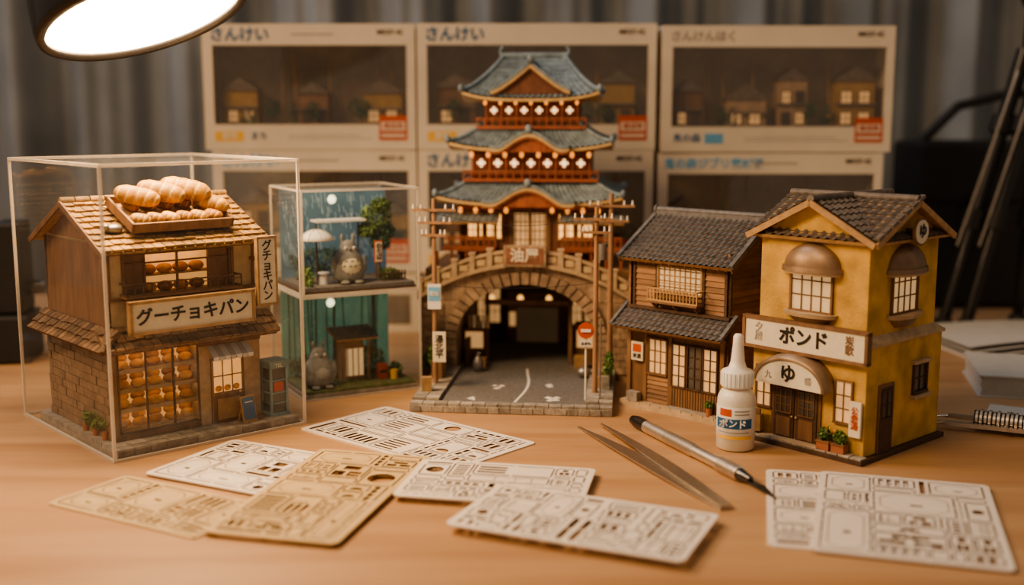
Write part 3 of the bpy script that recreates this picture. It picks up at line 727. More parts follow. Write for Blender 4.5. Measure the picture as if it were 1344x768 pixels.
for a,b,sag in (((-7.2,-5.8,13.6),(5,-7.5,13.1),2.6),((-5,-5.8,13.6),(6,-2.2,13.5),1.6),((4.5,-7.5,13.2),(6.0,-2.1,13.6),.3),((-5.2,-5.7,8),(5.6,-7.3,8.6),.9)):
    ps=[tuple(Vector(a).lerp(Vector(b),t/14)-Vector((0,0,sag*4*(t/14)*(1-t/14)*.35))) for t in range(15)]; G.tube(ps,.018,blackr,4)
G.part('street_signs')
G.cyl((5.0,-8.7,.6),(5.0,-8.7,5.3),.07,white,n=8); G.cyl((5.0,-8.8,5.5),(5.0,-8.88,5.5),.56,redp,n=24,sm=False); G.box(4.65,5.35,-8.95,-8.88,5.4,5.6,white)
G.box(4.6,5.4,-8.9,-8.8,4.4,4.8,white); G.text('止まれ',.22,5.0,4.6,-8.92,ink)
G.box(-6.45,-5.5,-5.95,-5.82,6.3,8.1,white); G.box(-6.4,-5.55,-5.97,-5.95,6.9,7.9,inkbl); G.text('電話',.36,-5.97,7.4,-5.99,white)
G.obox((-5.6,-6.2,3.6),(.95,.1,2.2),(0,0,0),signw); G.text('湯北平',.62,-5.6,3.6,-6.27,ink,vert=True)
G.part('street_props')
for i in range(5): G.obox((-6.3+R.uniform(-.2,.2),-4+i*.8,1.2+R.uniform(0,.4)),(.8,.6,.9+R.uniform(0,.8)),(0,0,R.uniform(-15,15)),[brownw,tanwood,stone][i%3])
for i in range(6): G.obox((6.2+R.uniform(-.2,.2),-6.2+i*.75,1.15),(.7,.5,.7+R.uniform(0,.6)),(0,0,R.uniform(-15,15)),[stone,tanwood,brownw][i%3])
G.leaves((6.5,-4.5,2.2),(.4,2.4,.9),420,green,.15); G.leaves((-6.6,-2.5,2.4),(.4,1.6,1),360,green,.15); G.leaves((-7.6,-.2,1.2),(.5,.3,.8),160,green,.14)
G.ell((4.6,-1.6,.95),(.55,.45,.42),metalg,14,8)
G.obox((-6.2,-8.0,1.3),(.7,.5,1.0),(0,0,10),tanwood)
G.done()
# ------------------------------------------------------------------ brown townhouse
H=Model('miniature_timber_townhouse',13.9,72.7,-44)
W=8.0;DP=7.2
H.part('base'); H.box(-W-.2,.5,-.7,DP+.2,0,.3,ledge); H.pave(-W-.2,.5,-.7,0.1,.3,.45,10,1,ledge)
H.part('walls'); H.box(-W,0,0,DP,.3,6.6,brownw); H.box(-W+.2,-.15,.3,DP-.2,6.6,10.6,brownw)
H.frame(-.15,.3,0,90); H.boards(0,DP-.5,6.6,11.2,0,11,boardm); H.window(4.0,5.2,7.8,9.3,-.1,3,2,dkwood,glassdk); H.box(0,.2,-.18,.1,6.6,11,dkwood); H.reset()
H.frame(0,0,0,90); H.boards(0,DP,.4,6.6,0,14,boardm); H.box(0,.2,-.18,.1,.4,6.6,dkwood); H.reset()
H.frame(-W,DP,0,-90); H.boards(0,DP,.4,10.6,0,22,boardm); H.reset()
H.part('upper_facade'); H.boards(-W+.2,-.15,7.0,10.5,.3,9,boardm)
for x in (-W+.2,-5.9,-2.1,-.35): H.box(x,x+.2,.12,.35,7,10.5,dkwood)
H.window(-5.6,-2.2,8.3,9.9,.22,8,3,tanwood,paleg)
H.part('balcony'); H.box(-5.9,-1.9,-.75,.3,7.55,7.7,brownw); H.rail(-5.9,-1.9,7.7,8.6,-.7,15,tanwood,.1)
for x in (-5.85,-1.95): H.box(x-.05,x+.05,-.7,.3,8.5,8.6,tanwood)
for x in (-5.6,-3.9,-2.2): H.beam((x,.2,6.9),(x,-.6,7.55),.14,.14,brownw)
H.part('roof')
H.frame(-.15,0,0,90); H.prism([(-.0,10.4),(3.75,13.0),(7.4,10.4)],-.02,W-.4,boardm); H.reset()
H.tiles((-W-.5,-.55,10.35),(W+1.0,0,0),(0,4.2,2.75),20,11,greytile,.1,.1,brownw,.2)
H.tiles((.5,8.0,10.35),(-W-1.0,0,0),(0,-4.2,2.75),20,11,greytile,.1,.1,brownw,.2)
H.beam((-W-.6,3.7,13.2),(.6,3.7,13.2),.42,.34,greytile); H.cyl((-W-.65,3.7,13.45),(.65,3.7,13.45),.2,greytile,n=10)
for x in (-W-.55,.55):
    H.beam((x,-.6,10.45),(x,3.7,13.15),.3,.28,greytile); H.beam((x,8.0,10.45),(x,3.7,13.15),.3,.28,greytile); H.beam((x*1.0,-.5,10.15),(x,3.7,12.85),.12,.3,brownw)
    H.ell((x,3.7,13.4),(.16,.35,.4),greytile,10,8)
for i in range(14): H.beam((-W-.2+i*.64,-.5,10.2),(-W-.2+i*.64,.3,10.6),.12,.14,brownw)
H.part('canopy')
H.tiles((-W-.4,-1.5,5.75),(W+.9,0,0),(0,2.0,1.35),19,5,greytile,.1,.1,brownw,.18)
for x in (-W-.42,.5): H.beam((x,-1.5,5.85),(x,.4,7.15),.24,.24,greytile)
H.box(-W-.1,.2,-.1,.3,6.9,7.1,dkwood)
for i in range(14): H.beam((-W+i*.62,-1.35,5.6),(-W+i*.62,0,6.4),.1,.14,brownw)
H.part('shopfront')
H.box(-W,0,-.12,0,5.2,5.6,brownw); H.box(-W,0,-.12,0,.3,.55,brownw)
for x in (-W,-6.6,-4.5,-.35): H.box(x,x+.3,-.16,.0,.4,5.6,brownw)
H.window(-6.1,-4.7,2.6,4.9,-.05,3,3,brownw,glowdim); H.boards(-6.3,-4.5,.5,2.4,-.0,6,boardm)
for i in range(3):
    a=-4.1+i*1.25; H.window(a,a+1.0,2.0,4.8,-.1,2,4,dkwood,glowdim if i!=1 else glassdk,.1); H.box(a-.1,a+1.1,-.2,-.05,.5,1.95,brownw)
    for q in range(5): H.box(a+q*.22,a+.05+q*.22,-.23,-.19,.6,1.85,dkwood)
H.box(-7.5,-6.5,-.35,-.22,3.3,4.6,signw); H.box(-7.35,-6.65,-.38,-.34,3.9,4.45,redp); H.text('米酒',.36,-7,3.6,-.37,ink)
H.part('props'); H.box(-7.6,-6.7,-.7,-.2,.45,1.1,stone); H.cyl((-.9,-.45,.45),(-.9,-.45,1.0),.22,teracotta); H.leaves((-.9,-.45,1.25),(.3,.3,.3),90,green,.12)
H.box(-4.2,-.3,-.6,-.15,.45,.55,stone)
H.done()
# ------------------------------------------------------------------ yellow house
Y=Model('miniature_yellow_bathhouse',20.4,64.2,-48)
Y.part('base'); Y.box(-8.2,.35,-.75,8.9,0,.3,dkwood); Y.pave(-8.2,.3,-.75,0,.3,.42,11,1,stone)
Y.part('walls'); Y.box(-7.9,0,0,8.6,.3,6.9,ochre); Y.box(-7.7,-.25,.2,8.0,6.9,13.1,ochre)
Y.part('ledges'); Y.box(-7.95,.12,-.1,8.75,6.75,6.95,ledge)
Y.add([(-.25,.2,7.35),(-.25,8,7.35),(.1,8.7,6.95),(.1,0,6.95)],[(0,1,2,3)],ledge)
Y.part('gables')
Y.prism([(-7.7,13.05),(-3.95,14.95),(-.25,13.05)],.2,4.2,ochre)
Y.frame(-.25,0,0,90); Y.prism([(.2,13.05),(4.1,14.95),(8.0,13.05)],0,4,ochre); Y.reset()
Y.part('roof')
sA=1.95/3.75
Y.tiles((-8.3,8.6,12.85),(0,-9.0,0),(4.35,0,4.35*sA),14,8,brntile,.11,.1,tanwood,.18)
Y.tiles((.35,-.4,12.85),(0,9.0,0),(-4.3,0,4.3*sA),14,8,brntile,.11,.1,tanwood,.18)
Y.tiles((-8.3,-.35,12.85),(8.7,0,0),(0,4.45,2.25),14,8,brntile,.11,.1,tanwood,.18)
Y.tiles((.4,8.55,12.85),(-8.7,0,0),(0,-4.45,2.25),14,8,brntile,.11,.1,tanwood,.18)
Y.cyl((-3.95,-.45,15.2),(-3.95,8.6,15.2),.24,brntile,n=10); Y.cyl((-8.3,4.1,15.2),(.45,4.1,15.2),.24,brntile,n=10)
for i in range(7): Y.beam((.42,-.35+i*.72,13.1+i*.33),(.42,-.35+i*.72+.6,13.1+i*.33+.27),.3,.2,brntile)
Y.part('verge_boards')
for p in (((-8.35,-.48,12.72),(-3.95,-.48,14.98)),((.4,-.48,12.72),(-3.95,-.48,14.98)),((.48,-.4,12.72),(.48,4.1,14.98)),((.48,8.6,12.72),(.48,4.1,14.98))):
    Y.beam(*p,.16,.36,tanwood)
Y.box(-7.8,-.15,.08,.2,12.6,12.8,ledge) 
def archwin(M,cx,y):
    M.part('arched_windows')
    w=1.35
    M.window(cx-w,cx+w,8.5,11.2,y,4,3,brownw,paleg,.14,.16,.07)
    nu,nv=24,10; v=[];f=[]
    for j in range(nv+1):
        ph=pi/2*j/nv
        for i in range(nu+1):
            th=pi+pi*i/nu
            rr=1.95*math.cos(ph)
            v.append((cx+rr*math.cos(th),y+.9*math.cos(ph)*math.sin(th),11.05+1.5*math.sin(ph)))
    for j in range(nv):
        for i in range(nu): f.append((j*(nu+1)+i,j*(nu+1)+i+1,(j+1)*(nu+1)+i+1,(j+1)*(nu+1)+i))
    M.add(v,f,bronze,True)
    n=24
    def half(r,ry,z0,z1,r2,ry2,m):
        v=[];f=[]
        for i in range(n+1):
            th=pi+pi*i/n; v+=[(cx+r*math.cos(th),y+ry*math.sin(th),z0),(cx+r2*math.cos(th),y+ry2*math.sin(th),z1)]
        for i in range(n): f.append((2*i,2*i+2,2*i+3,2*i+1))
        v+=[(cx,y,z0),(cx,y,z1)]; k=len(v)
        for i in range(n): f+= [(2*i,k-2,2*i+2),(2*i+1,2*i+3,k-1)]
        M.add(v,f,m,False)
    half(2.1,1.05,10.85,11.15,2.05,1.0,bronze); half(1.95,.95,10.7,10.85,2.05,1.0,ledge)
    half(1.75,.8,8.15,8.4,1.85,.9,ledge); half(.9,.35,7.6,8.15,1.6,.7,bronze)
archwin(Y,-4.0,.2)
Y.frame(-.25,0,0,90); archwin(Y,4.1,0)
Y.part('round_sign'); Y.cyl((4.1,0,13.3),(4.1,-.8,13.3),.15,brownw); Y.cyl((4.1,-.8,13.3),(4.1,-.95,13.3),.82,brownw,n=28,sm=False); Y.cyl((4.1,-.94,13.3),(4.1,-1.0,13.3),.7,signw,n=28,sm=False); Y.text('ゆ',.9,4.1,13.3,-1.03,ink,bold=.02)
Y.reset()
Y.frame(0,0,0,90)
Y.part('side_openings')
Y.box(1.3,3.0,-.1,0,.3,4.4,brownw); Y.box(1.5,2.8,-.14,-.08,.4,4.2,dkwood)
Y.window(1.65,2.65,2.4,4.0,-.12,2,2,dkwood,glassdk,.05,.08)
Y.window(5.3,6.7,3.4,5.0,0,2,2,dkwood,glassdk,.14,.16); Y.box(5.0,7.0,-.35,0,3.0,3.22,ledge); Y.box(5.0,7.0,-.3,0,5.15,5.35,ledge)
Y.reset()
Y.part('signboard')
Y.box(-8.25,.15,-.5,-.15,5.95,7.7,signw)
for a in ((-8.4,.3,-.58,-.1,7.62,7.82),(-8.4,.3,-.58,-.1,5.82,6.02),(-8.4,-8.2,-.58,-.1,5.9,7.75),(.1,.3,-.58,-.1,5.9,7.75)): Y.box(*a,brownw)
Y.text('ポンド',1.15,-4.0,6.82,-.52,ink,bold=.03); Y.text('夕屋',.62,-7.2,6.85,-.52,greyp,vert=True,bold=.01); Y.text('炭歌',.62,-.9,6.85,-.52,brownw,vert=True,bold=.01)
Y.part('entrance')
n=20;v=[];f=[]
cx=-4.6
for i in range(n+1):
    a=pi*i/n; v+=[(cx-2.6*math.cos(a),-1.15,3.9+1.85*math.sin(a)),(cx-2.6*math.cos(a),0,4.0+1.95*math.sin(a)),(cx-2.35*math.cos(a),-1.15,3.9+1.6*math.sin(a))]
for i in range(n):
    f.append((3*i,3*i+3,3*i+4,3*i+1)); f.append((3*i,3*i+2,3*i+5,3*i+3))
Y.add(v,f,bronze,True)
Y.prism([(cx-2.35*math.cos(pi*i/n),3.9+1.6*math.sin(pi*i/n)) for i in range(n+1)],-1.08,-.95,signw)
Y.text('ゆ',1.15,cx,4.65,-1.1,ink,bold=.03); Y.text('九',.5,cx-1.4,4.45,-1.1,greyp); Y.text('番',.5,cx+1.4,4.45,-1.1,greyp)
Y.box(cx-1.75,cx+1.75,-.12,0,.3,4.0,brownw)
for sx in (-1,1):
    a=cx+sx*.8; Y.box(a-.72,a+.72,-.2,-.08,.4,3.7,dkwood); Y.window(a-.5,a+.5,2.1,3.5,-.2,3,3,brownw,glassdk,.06,.06)
    Y.box(a-.5,a+.5,-.25,-.18,.6,1.8,brownw); Y.ell((cx+sx*.15,-.3,1.9),(.08,.08,.08),gold,8,6)
for a in (-7.5,-1.9):
    Y.window(a,a+1.0,2.2,4.6,0,2,3,brownw,glowdim,.12)
Y.box(-.85,-.1,-.3,-.12,1.5,3.6,signw); Y.text('公衆湯',.5,-.48,2.6,-.33,redp,vert=True)
Y.box(cx-2.2,cx+2.2,-.7,0,.3,.5,ledge)
Y.part('planters')
for x in (-2.3,-1.3):
    Y.box(x-.42,x+.42,-.7,-.15,.42,.95,teracotta); Y.leaves((x,-.45,1.35),(.42,.35,.45),190,green,.14)
    Y.box(x-.45,x+.45,-.75,-.12,.9,1.0,brownw)
Y.obox((-7.3,-.4,1.1),(.9,.5,1.0),(0,0,8),tanwood); Y.obox((-7.3,-.5,1.75),(.8,.1,.5),(0,0,8),brownw)
for i in range(7): Y.ell((-2.3+i*.17,-.5,1.6+.1*(i%3)),(.06,.06,.06),redp if i%2 else yelp,6,4)
Y.done({'walls':.05,'base':.03})
# ------------------------------------------------------------------ kit boxes
def kitbox(x,y,z,w,h,yaw,title,tcol,variant,depth=5):
    K=Model('model_kit_box',x,y,yaw,z)
    K.part('carton'); t=.12
    K.box(0,w,0,depth,0,t,boxcard); K.box(0,w,0,depth,h-t,h,boxcard); K.box(0,t,0,depth,t,h-t,boxcard); K.box(w-t,w,0,depth,t,h-t,boxcard); K.box(t,w-t,depth-t,depth,t,h-t,boxcard)
    wx0,wx1,wz0,wz1=.9,w-.75,2.3,h-1.9
    K.box(t,w-t,-.0,.1,t,wz0,boxcard); K.box(t,w-t,-.0,.1,wz1,h-t,boxcard); K.box(t,wx0,0,.1,wz0,wz1,boxcard); K.box(wx1,w-t,0,.1,wz0,wz1,boxcard)
    K.part('window'); K.add([(wx0,.06,wz0),(wx1,.06,wz0),(wx1,.06,wz1),(wx0,.06,wz1)],[(0,1,2,3)],pane)
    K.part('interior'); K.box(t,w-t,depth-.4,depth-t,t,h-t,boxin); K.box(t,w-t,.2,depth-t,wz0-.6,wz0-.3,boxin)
    r=random.Random(variant)
    K.part('packed_houses')
    nn=3+variant%3; zb=wz0-.3
    for i in range(nn):
        a=wx0+.6+(wx1-wx0-4.6)*i/(nn-1)+r.uniform(-.3,.3); ww=r.uniform(2.4,3.6); hh=r.uniform(2.6,4.6); q=r.uniform(1.3,2.2)
        m_=r.choice([brownw,brownw,creamdk,boardm,dkochre])
        K.box(a,a+ww,q,q+1.8,zb,zb+hh,m_)
        K.prism([(a-.25,zb+hh),(a+ww/2,zb+hh+ww*.38),(a+ww+.25,zb+hh)],q-.2,q+2,brntile)
        K.box(a-.15,a+ww+.15,q-.35,q,zb+hh*.5,zb+hh*.5+.18,brntile)
        for wx in range(2):
            for wz in range(max(1,int(hh//2))):
                xa=a+.4+wx*ww*.48; za=zb+.5+wz*1.9
                K.window(xa,xa+ww*.26,za,za+1.0,q,2,2,dkwood,glowdim if r.random()<.5 else glassdk,.08,.08)  # dim glow put into some panes to keep the packed houses visible
    for i in range(9): K.leaves((r.uniform(wx0+.5,wx1-.5),r.uniform(.6,3.2),wz0+.5+r.uniform(0,1)),(.7,.4,1.0),70,dkgreen,.22)
    for i in range(6):
        a=r.uniform(wx0+.5,wx1-1.5); K.cyl((a,3.4,zb),(a+r.uniform(-.4,.4),3.4,wz1-r.uniform(0,1.5)),.1,tanwood,n=6)
    K.part('print')
    if title:
        big=len(title)<6
        cw=1.35 if big else 1.0
        K.text(title,cw,.9+len(title)*cw*.46,h-1.0,-.01,tcol,bold=.035)
    K.text('MK07-42',.62,w-2.2,h-.75,-.01,ink,bold=.02)
    if variant%2: K.box(w*.42,w*.62,-.012,0,h-1.0,h-.85,greyp)
    if variant%3==0:
        K.box(.9,3.5,-.015,0,.75,1.65,yelp); K.text('建物',.7,2.2,1.2,-.02,white); K.text('まち',.8,4.9,1.2,-.02,inkb)
    elif variant%3==1:
        K.text('鬼の森',.85,2.3,1.2,-.02,inkb); K.box(3.9,5.6,-.015,0,.75,1.65,inkbl)
    else:
        K.box(.9,2.4,-.015,0,.75,1.65,inkbl); K.text('紙模型',.8,4.2,1.2,-.02,inkb)
    K.box(w-3.3,w-.75,-.03,0,.85,3.05,redp); K.box(w-3.1,w-.95,-.04,-.02,1.7,2.5,boxcard); K.text('建造物',.6,w-2.02,2.1,-.05,redp); K.box(w-3.1,w-.95,-.035,-.02,1.15,1.4,boxcard)
    K.box(wx0-.1,wx1+.1,-.01,0,wz1,wz1+.06,greyp); K.box(wx0-.1,wx1+.1,-.01,0,wz0-.06,wz0,greyp)
    K.box(7.5,w-4,-.01,0,.95,1.02,greyp); K.box(7.5,w-5,-.01,0,1.25,1.32,greyp)
    K.done()
hh=11.15
kitbox(-27.8,104.6,16.95,19.1,hh,-1,'さんけい',inkb,3)
kitbox(-8.5,104,16.95,21.4,hh,0,'さんけい',inkb,6)
kitbox(13.4,103.6,16.75,20.8,hh,1.5,'さんけんほく',greyp,4)
kitbox(-27.2,104.4,5.75,18.5,hh,0,'さんけい',inkbl,5)
kitbox(-8.5,104,5.75,21.3,hh,0,'さんけい',inkb,9)
kitbox(13.2,103.8,5.75,20.3,10.9,0,'鬼の森ジブリ素材館',inkbl,7)
for x,w in ((-27.3,18.8),(-8.2,21),(13.3,20.2)):
    K=Model('flat_kit_box',x,104.6,0)
    K.part('carton').box(0,w,0,8,0,5.65,boxcard); K.text('さんけい',1.3,3.2,4.5,-.01,inkb); K.part('print').box(.9,w-.9,-.01,0,.8,3.6,boxin); K.done({'carton':.08})
# ------------------------------------------------------------------ laser cut card sheets
def rrect(w,h,r,n=5):
    pts=[]
    for cx,cy,a0 in ((w/2-r,h/2-r,0),(-w/2+r,h/2-r,90),(-w/2+r,-h/2+r,180),(w/2-r,-h/2+r,270)):
        for i in range(n+1):
            a=rad(a0+90*i/n); pts.append((cx+r*math.cos(a),cy+r*math.sin(a)))
    return pts
def sheet(x,y,yaw,w,h,m,em,seed,z=0.0,th=.09):
    r=random.Random(seed)
    cu=bpy.data.curves.new('sheet','CURVE'); cu.dimensions='2D'; cu.fill_mode='BOTH'; cu.extrude=th/2*S
    def sp(pts):
        s=cu.splines.new('POLY'); s.points.add(len(pts)-1)
        for i,(a,b) in enumerate(pts): s.points[i].co=(a*S,b*S,0,1)
        s.use_cyclic_u=True
    sp(rrect(w,h,.35))
    lines=[]
    def hole(a,b,c,d):
        if c-a>.03 and d-b>.03: sp([(a,b),(c,b),(c,d),(a,d)])
    def circ(cx,cy,rr,a0=0,a1=2*pi):
        sp([(cx+rr*math.cos(a0+(a1-a0)*i/16),cy+rr*math.sin(a0+(a1-a0)*i/16)) for i in range(17 if a1-a0<6 else 16)])
    g=.09
    def outline(a,b,c,d,g=g):
        def seg(p,q,horiz,o):
            n=max(1,int((q-p)/1.6))
            for i in range(n):
                s0=p+(q-p)*i/n+.06; s1=p+(q-p)*(i+1)/n-.08
                if horiz: hole(s0,o,s1,o+g)
                else: hole(o,s0,o+g,s1)
        seg(a,c,True,b); seg(a,c,True,d-g); seg(b+g,d-g,False,a); seg(b+g,d-g,False,c-g)
    def cell(a,b,c,d):
        W_,H_=c-a,d-b; k=r.random(); 
        if min(W_,H_)<.55:
            m_=.1
            if W_>H_:
                n=max(1,int(W_/r.choice((.5,1.2,2)))); 
                for i in range(n): hole(a+W_*i/n+.06,b+m_,a+W_*(i+1)/n-.06,d-m_)
            else:
                n=max(1,int(H_/r.choice((.5,1.2,2))))
                for i in range(n): hole(a+m_,b+H_*i/n+.06,c-m_,b+H_*(i+1)/n-.06)
            return
        outline(a,b,c,d); a+=.24;b+=.24;c-=.24;d-=.24; W_,H_=c-a,d-b
        if W_<.2 or H_<.2: return
        if k<.2 and W_>.7:
            n=max(2,int(W_/.4)); bh=min(H_,1.2)
            for i in range(n): hole(a+W_*i/n+.05,b,a+W_*(i+1)/n-.12,b+bh)
            if H_-bh>.5: hole(a,b+bh+.2,c-W_*.3,b+bh+.32)
        elif k<.4 and H_>.6:
            n=max(2,int(H_/.38)); bw=min(W_,1.6)
            for i in range(n): hole(a,b+H_*i/n+.05,a+bw,b+H_*(i+1)/n-.14)
        elif k<.54:
            rr=min(W_,H_)/2-.03; 
            if rr>.2: circ((a+c)/2,(b+d)/2,min(rr,.8))
        elif k<.64:
            rr=min(W_/2,H_)-.1; cx=(a+c)/2
            if rr>.25: circ(cx,b+.05,min(rr,1.2),0,pi)
        elif k<.8:
            hole(a,b,a+W_*.42,b+H_*.45); hole(a+W_*.55,b,c,b+H_*.45); hole(a+W_*.2,b+H_*.62,a+W_*.8,d)
        else:
            for q in range(r.randint(2,4)):
                xx=a+W_*r.random(); lines.append((xx,b,xx,d))
            for q in range(r.randint(2,3)):
                yy=b+H_*r.random(); lines.append((a,yy,c,yy))
            lines.append((a,b,c,d)) if r.random()<.3 else None
    def split(a,b,c,d,dep):
        W_,H_=c-a,d-b
        if dep==0 or max(W_,H_)<1.7 or (min(W_,H_)<.7 and r.random()<.7):
            cell(a+.05,b+.05,c-.05,d-.05); return
        if dep>1 and 5<W_*H_<18 and r.random()<.25:
            outline(a+.05,b+.05,c-.05,d-.05)
            k=min(W_,H_)*.2; pts=[(a+.4+k,b+.4),(c-.4-k,b+.4),(c-.4,b+.4+k),(c-.4,d-.4-k),(c-.4-k,d-.4),(a+.4+k,d-.4),(a+.4,d-.4-k),(a+.4,b+.4+k)]
            for i in range(8): lines.append((*pts[i],*pts[(i+1)%8]))
            hole(a+W_*.45,b+H_*.4,a+W_*.6,b+H_*.46); return
        t=r.choice((.22,.3,.42,.5,.6,.72,.8))
        if (W_>H_)!=(r.random()<.15): split(a,b,a+W_*t,d,dep-1); split(a+W_*t,b,c,d,dep-1)
        else: split(a,b,c,b+H_*t,dep-1); split(a,b+H_*t,c,d,dep-1)
    split(-w/2+.3,-h/2+.3,w/2-.3,h/2-.3,6)
    tmp=bpy.data.objects.new('tmp',cu); bpy.context.collection.objects.link(tmp)
    dg=bpy.context.evaluated_depsgraph_get(); dg.update()
    me=bpy.data.meshes.new_from_object(tmp.evaluated_get(dg)); bpy.data.objects.remove(tmp)
    me.materials.clear(); me.materials.append(m); me.materials.append(burn)
    for pl in me.polygons:
        if abs(pl.normal.z)<.5:
            c_=pl.center
            if abs(c_.x)<(w/2-.05)*S and abs(c_.y)<(h/2-.05)*S: pl.material_index=1
    root=bpy.data.objects.new('die_cut_card_sheet',None); root.empty_display_size=.01; bpy.context.collection.objects.link(root)
    root.location=(x*S,y*S,z*S); root.rotation_euler=(0,0,rad(yaw))
    o=bpy.data.objects.new('card',me); o.location=(0,0,th/2*S); o.parent=root; bpy.context.collection.objects.link(o)
    v=[];f=[]
    for a,b,c,d in lines:
        dx,dy=c-a,d-b; L=math.hypot(dx,dy)
        if L<.05: continue
        nx_,ny_=-dy/L*.028,dx/L*.028; e=len(v)
        v+=[((a+nx_)*S,(b+ny_)*S,(th+.004)*S),((a-nx_)*S,(b-ny_)*S,(th+.004)*S),((c-nx_)*S,(d-ny_)*S,(th+.004)*S),((c+nx_)*S,(d+ny_)*S,(th+.004)*S)]
        f.append((e,e+1,e+2,e+3))
    if v:
        me2=bpy.data.meshes.new('etch'); me2.from_pydata(v,[],f); me2.materials.append(em)
        o2=bpy.data.objects.new('etched_lines',me2); o2.parent=root; bpy.context.collection.objects.link(o2)
sheet(-18.4,56.9,-29,10.4,5.4,cardt,etcht,21,0.0)
sheet(-15.2,63.3,-27,8.4,7.6,cardw,etch,22,0.1)
sheet(-9.8,58.5,-14,6.9,14.2,cardt,etcht,13,.2)
sheet(-6.1,69.8,-41,13.6,7.6,cardw,etch,14,.0)
sheet(-.8,59.7,-11,10.0,6.5,cardw,etch,15,.3)
sheet(3.5,53.6,-24,11.9,6.7,cardw,etch,16,.4)
sheet(16.9,56.2,-12,7.5,12.0,cardw,etch,17,0)
sheet(19.8,55.0,-17,8.8,12.4,cardw,etch,18,.1)
# ------------------------------------------------------------------ glue bottle
Q=Model('glue_bottle',13.6,67.4,-20)
Q.part('bottle'); Q.lathe([(0,0),(1.0,0),(1.15,.12),(1.15,3.0),(1.12,3.25),(.95,3.6),(.7,3.8),(.62,3.9)],(0,0,0),plastic,32)
Q.part('label'); Q.lathe([(1.16,.75),(1.17,.76),(1.17,2.75),(1.16,2.76)],(0,0,0),white,32)
def curved(M,a0,a1,z0,z1,r,m):
    n=12;v=[];f=[]
    for i in range(n+1):
        a=rad(a0+(a1-a0)*i/n)-pi/2; v+=[(r*math.cos(a),r*math.sin(a),z0),(r*math.cos(a),r*math.sin(a),z1)]
    for i in range(n): f.append((2*i,2*i+2,2*i+3,2*i+1))
    M.add(v,f,m,True)
curved(Q,-60,60,1.45,2.05,1.18,inkb); curved(Q,-60,60,.8,1.0,1.18,yelp); curved(Q,-45,-5,2.2,2.65,1.18,redp)
curved(Q,5,50,2.3,2.38,1.18,greyp); curved(Q,5,50,2.5,2.58,1.18,greyp); curved(Q,-50,50,1.18,1.24,1.18,greyp)
Q.text('ボンド',.55,0,1.75,-1.2,white,bold=.03)
Q.part('cap'); Q.lathe([(.62,3.85),(.95,3.85),(.97,3.95),(.97,4.75),(.9,4.85),(.55,5.0),(.42,5.4),(.32,6.4),(.30,6.9),(.2,7.05),(0,7.08)],(0,0,0),cap,32)
for i in range(24):
    a=2*pi*i/24; Q.cyl((.97*math.cos(a),.97*math.sin(a),3.95),(.97*math.cos(a),.97*math.sin(a),4.75),.04,cap,n=5)
Q.done()
# ------------------------------------------------------------------ craft knife, tweezers, compass
kn=Model('craft_knife',7.9,72.3,0); 
d=Vector((13.9-7.9,57.7-72.3,0)).normalized()
def kp(t,z=.42): return (d.x*t,d.y*t,z)
kn.part('handle'); kn.cyl(kp(0),kp(.6),.3,dksteel,.4,16); kn.cyl(kp(.6),kp(1.8),.4,dksteel,n=16); kn.cyl(kp(1.8),kp(7.6),.4,steel,n=20)
for i in range(26): kn.cyl(kp(4.4+i*.12),kp(4.46+i*.12),.42,steel,n=20)
kn.cyl(kp(7.6),kp(10.2),.36,steel,n=20); kn.cyl(kp(10.2),kp(12.4),.42,steel,n=20)
for i in range(14): kn.cyl(kp(10.4+i*.13),kp(10.47+i*.13),.45,steel,n=20)
kn.part('collet'); kn.cyl(kp(12.4),kp(13.4),.36,dksteel,.18,16)
kn.part('blade'); sdv=Vector((-d.y,d.x,0))
b0=Vector(kp(13.2,.3));b1=Vector(kp(16.0,.12))
kn.add([b0+sdv*.2,b0-sdv*.2,b1-sdv*.12,b0+d*1.2+sdv*.25,b0+sdv*.2+Vector((0,0,.05)),b0-sdv*.2+Vector((0,0,.05)),b1-sdv*.12+Vector((0,0,.03)),b0+d*1.2+sdv*.25+Vector((0,0,.05))],[(0,1,2,3),(7,6,5,4),(0,4,5,1),(1,5,6,2),(2,6,7,3),(3,7,4,0)],dksteel)
kn.done()
tw=Model('tweezers',0,0,0)
def arm(tip,mid,end,wm,we,z):
    tw.part('arms')
    tip=Vector(tip);mid=Vector(mid);end=Vector(end); n=16; v=[];f=[]
    for i in range(n+1):
        t=i/n; p=(1-t)**2*tip+2*t*(1-t)*mid+t*t*end
        dd=((mid-tip)*(1-t)+(end-mid)*t).normalized(); sd=Vector((-dd.y,dd.x,0))
        w=.05+wm*math.sin(pi*min(1,t*.72+.02))**1.2
        h=z+.12*math.sin(pi*t)
        v+=[p+sd*w+Vector((0,0,h)),p-sd*w+Vector((0,0,h)),p-sd*w+Vector((0,0,h+.1)),p+sd*w+Vector((0,0,h+.1))]
    for i in range(n):
        for k in range(4): f.append((4*i+k,4*i+(k+1)%4,4*i+4+(k+1)%4,4*i+4+k))
    f+=[(3,2,1,0),(4*n,4*n+1,4*n+2,4*n+3)]
    tw.add(v,f,steel2)
arm((4.3,71.8,0),(7.4,64.5,0),(11.0,56.2,0),.5,.3,.02)
arm((5.8,72.0,0),(8.2,64.8,0),(11.0,56.2,0),.4,.3,.16)
tw.done()
cp=Model('drafting_compass',29.6,71.6,-30)
cp.part('legs'); cp.beam((-1.5,.9,.5),(9,.6,.6),.35,.25,steel); cp.beam((-1.5,-.8,.4),(9,-.4,.5),.35,.25,steel); cp.cyl((-1.5,.9,.45),(-3.2,1.1,.15),.1,steel,.02); cp.cyl((-1.5,-.8,.4),(-3.0,-.9,.12),.1,steel,.03)
cp.part('adjuster')
for i in range(14): cp.cyl((.3+i*.26,.1,.75),(.45+i*.26,.1,.75),.62 if i%2 else .54,steel,n=28)
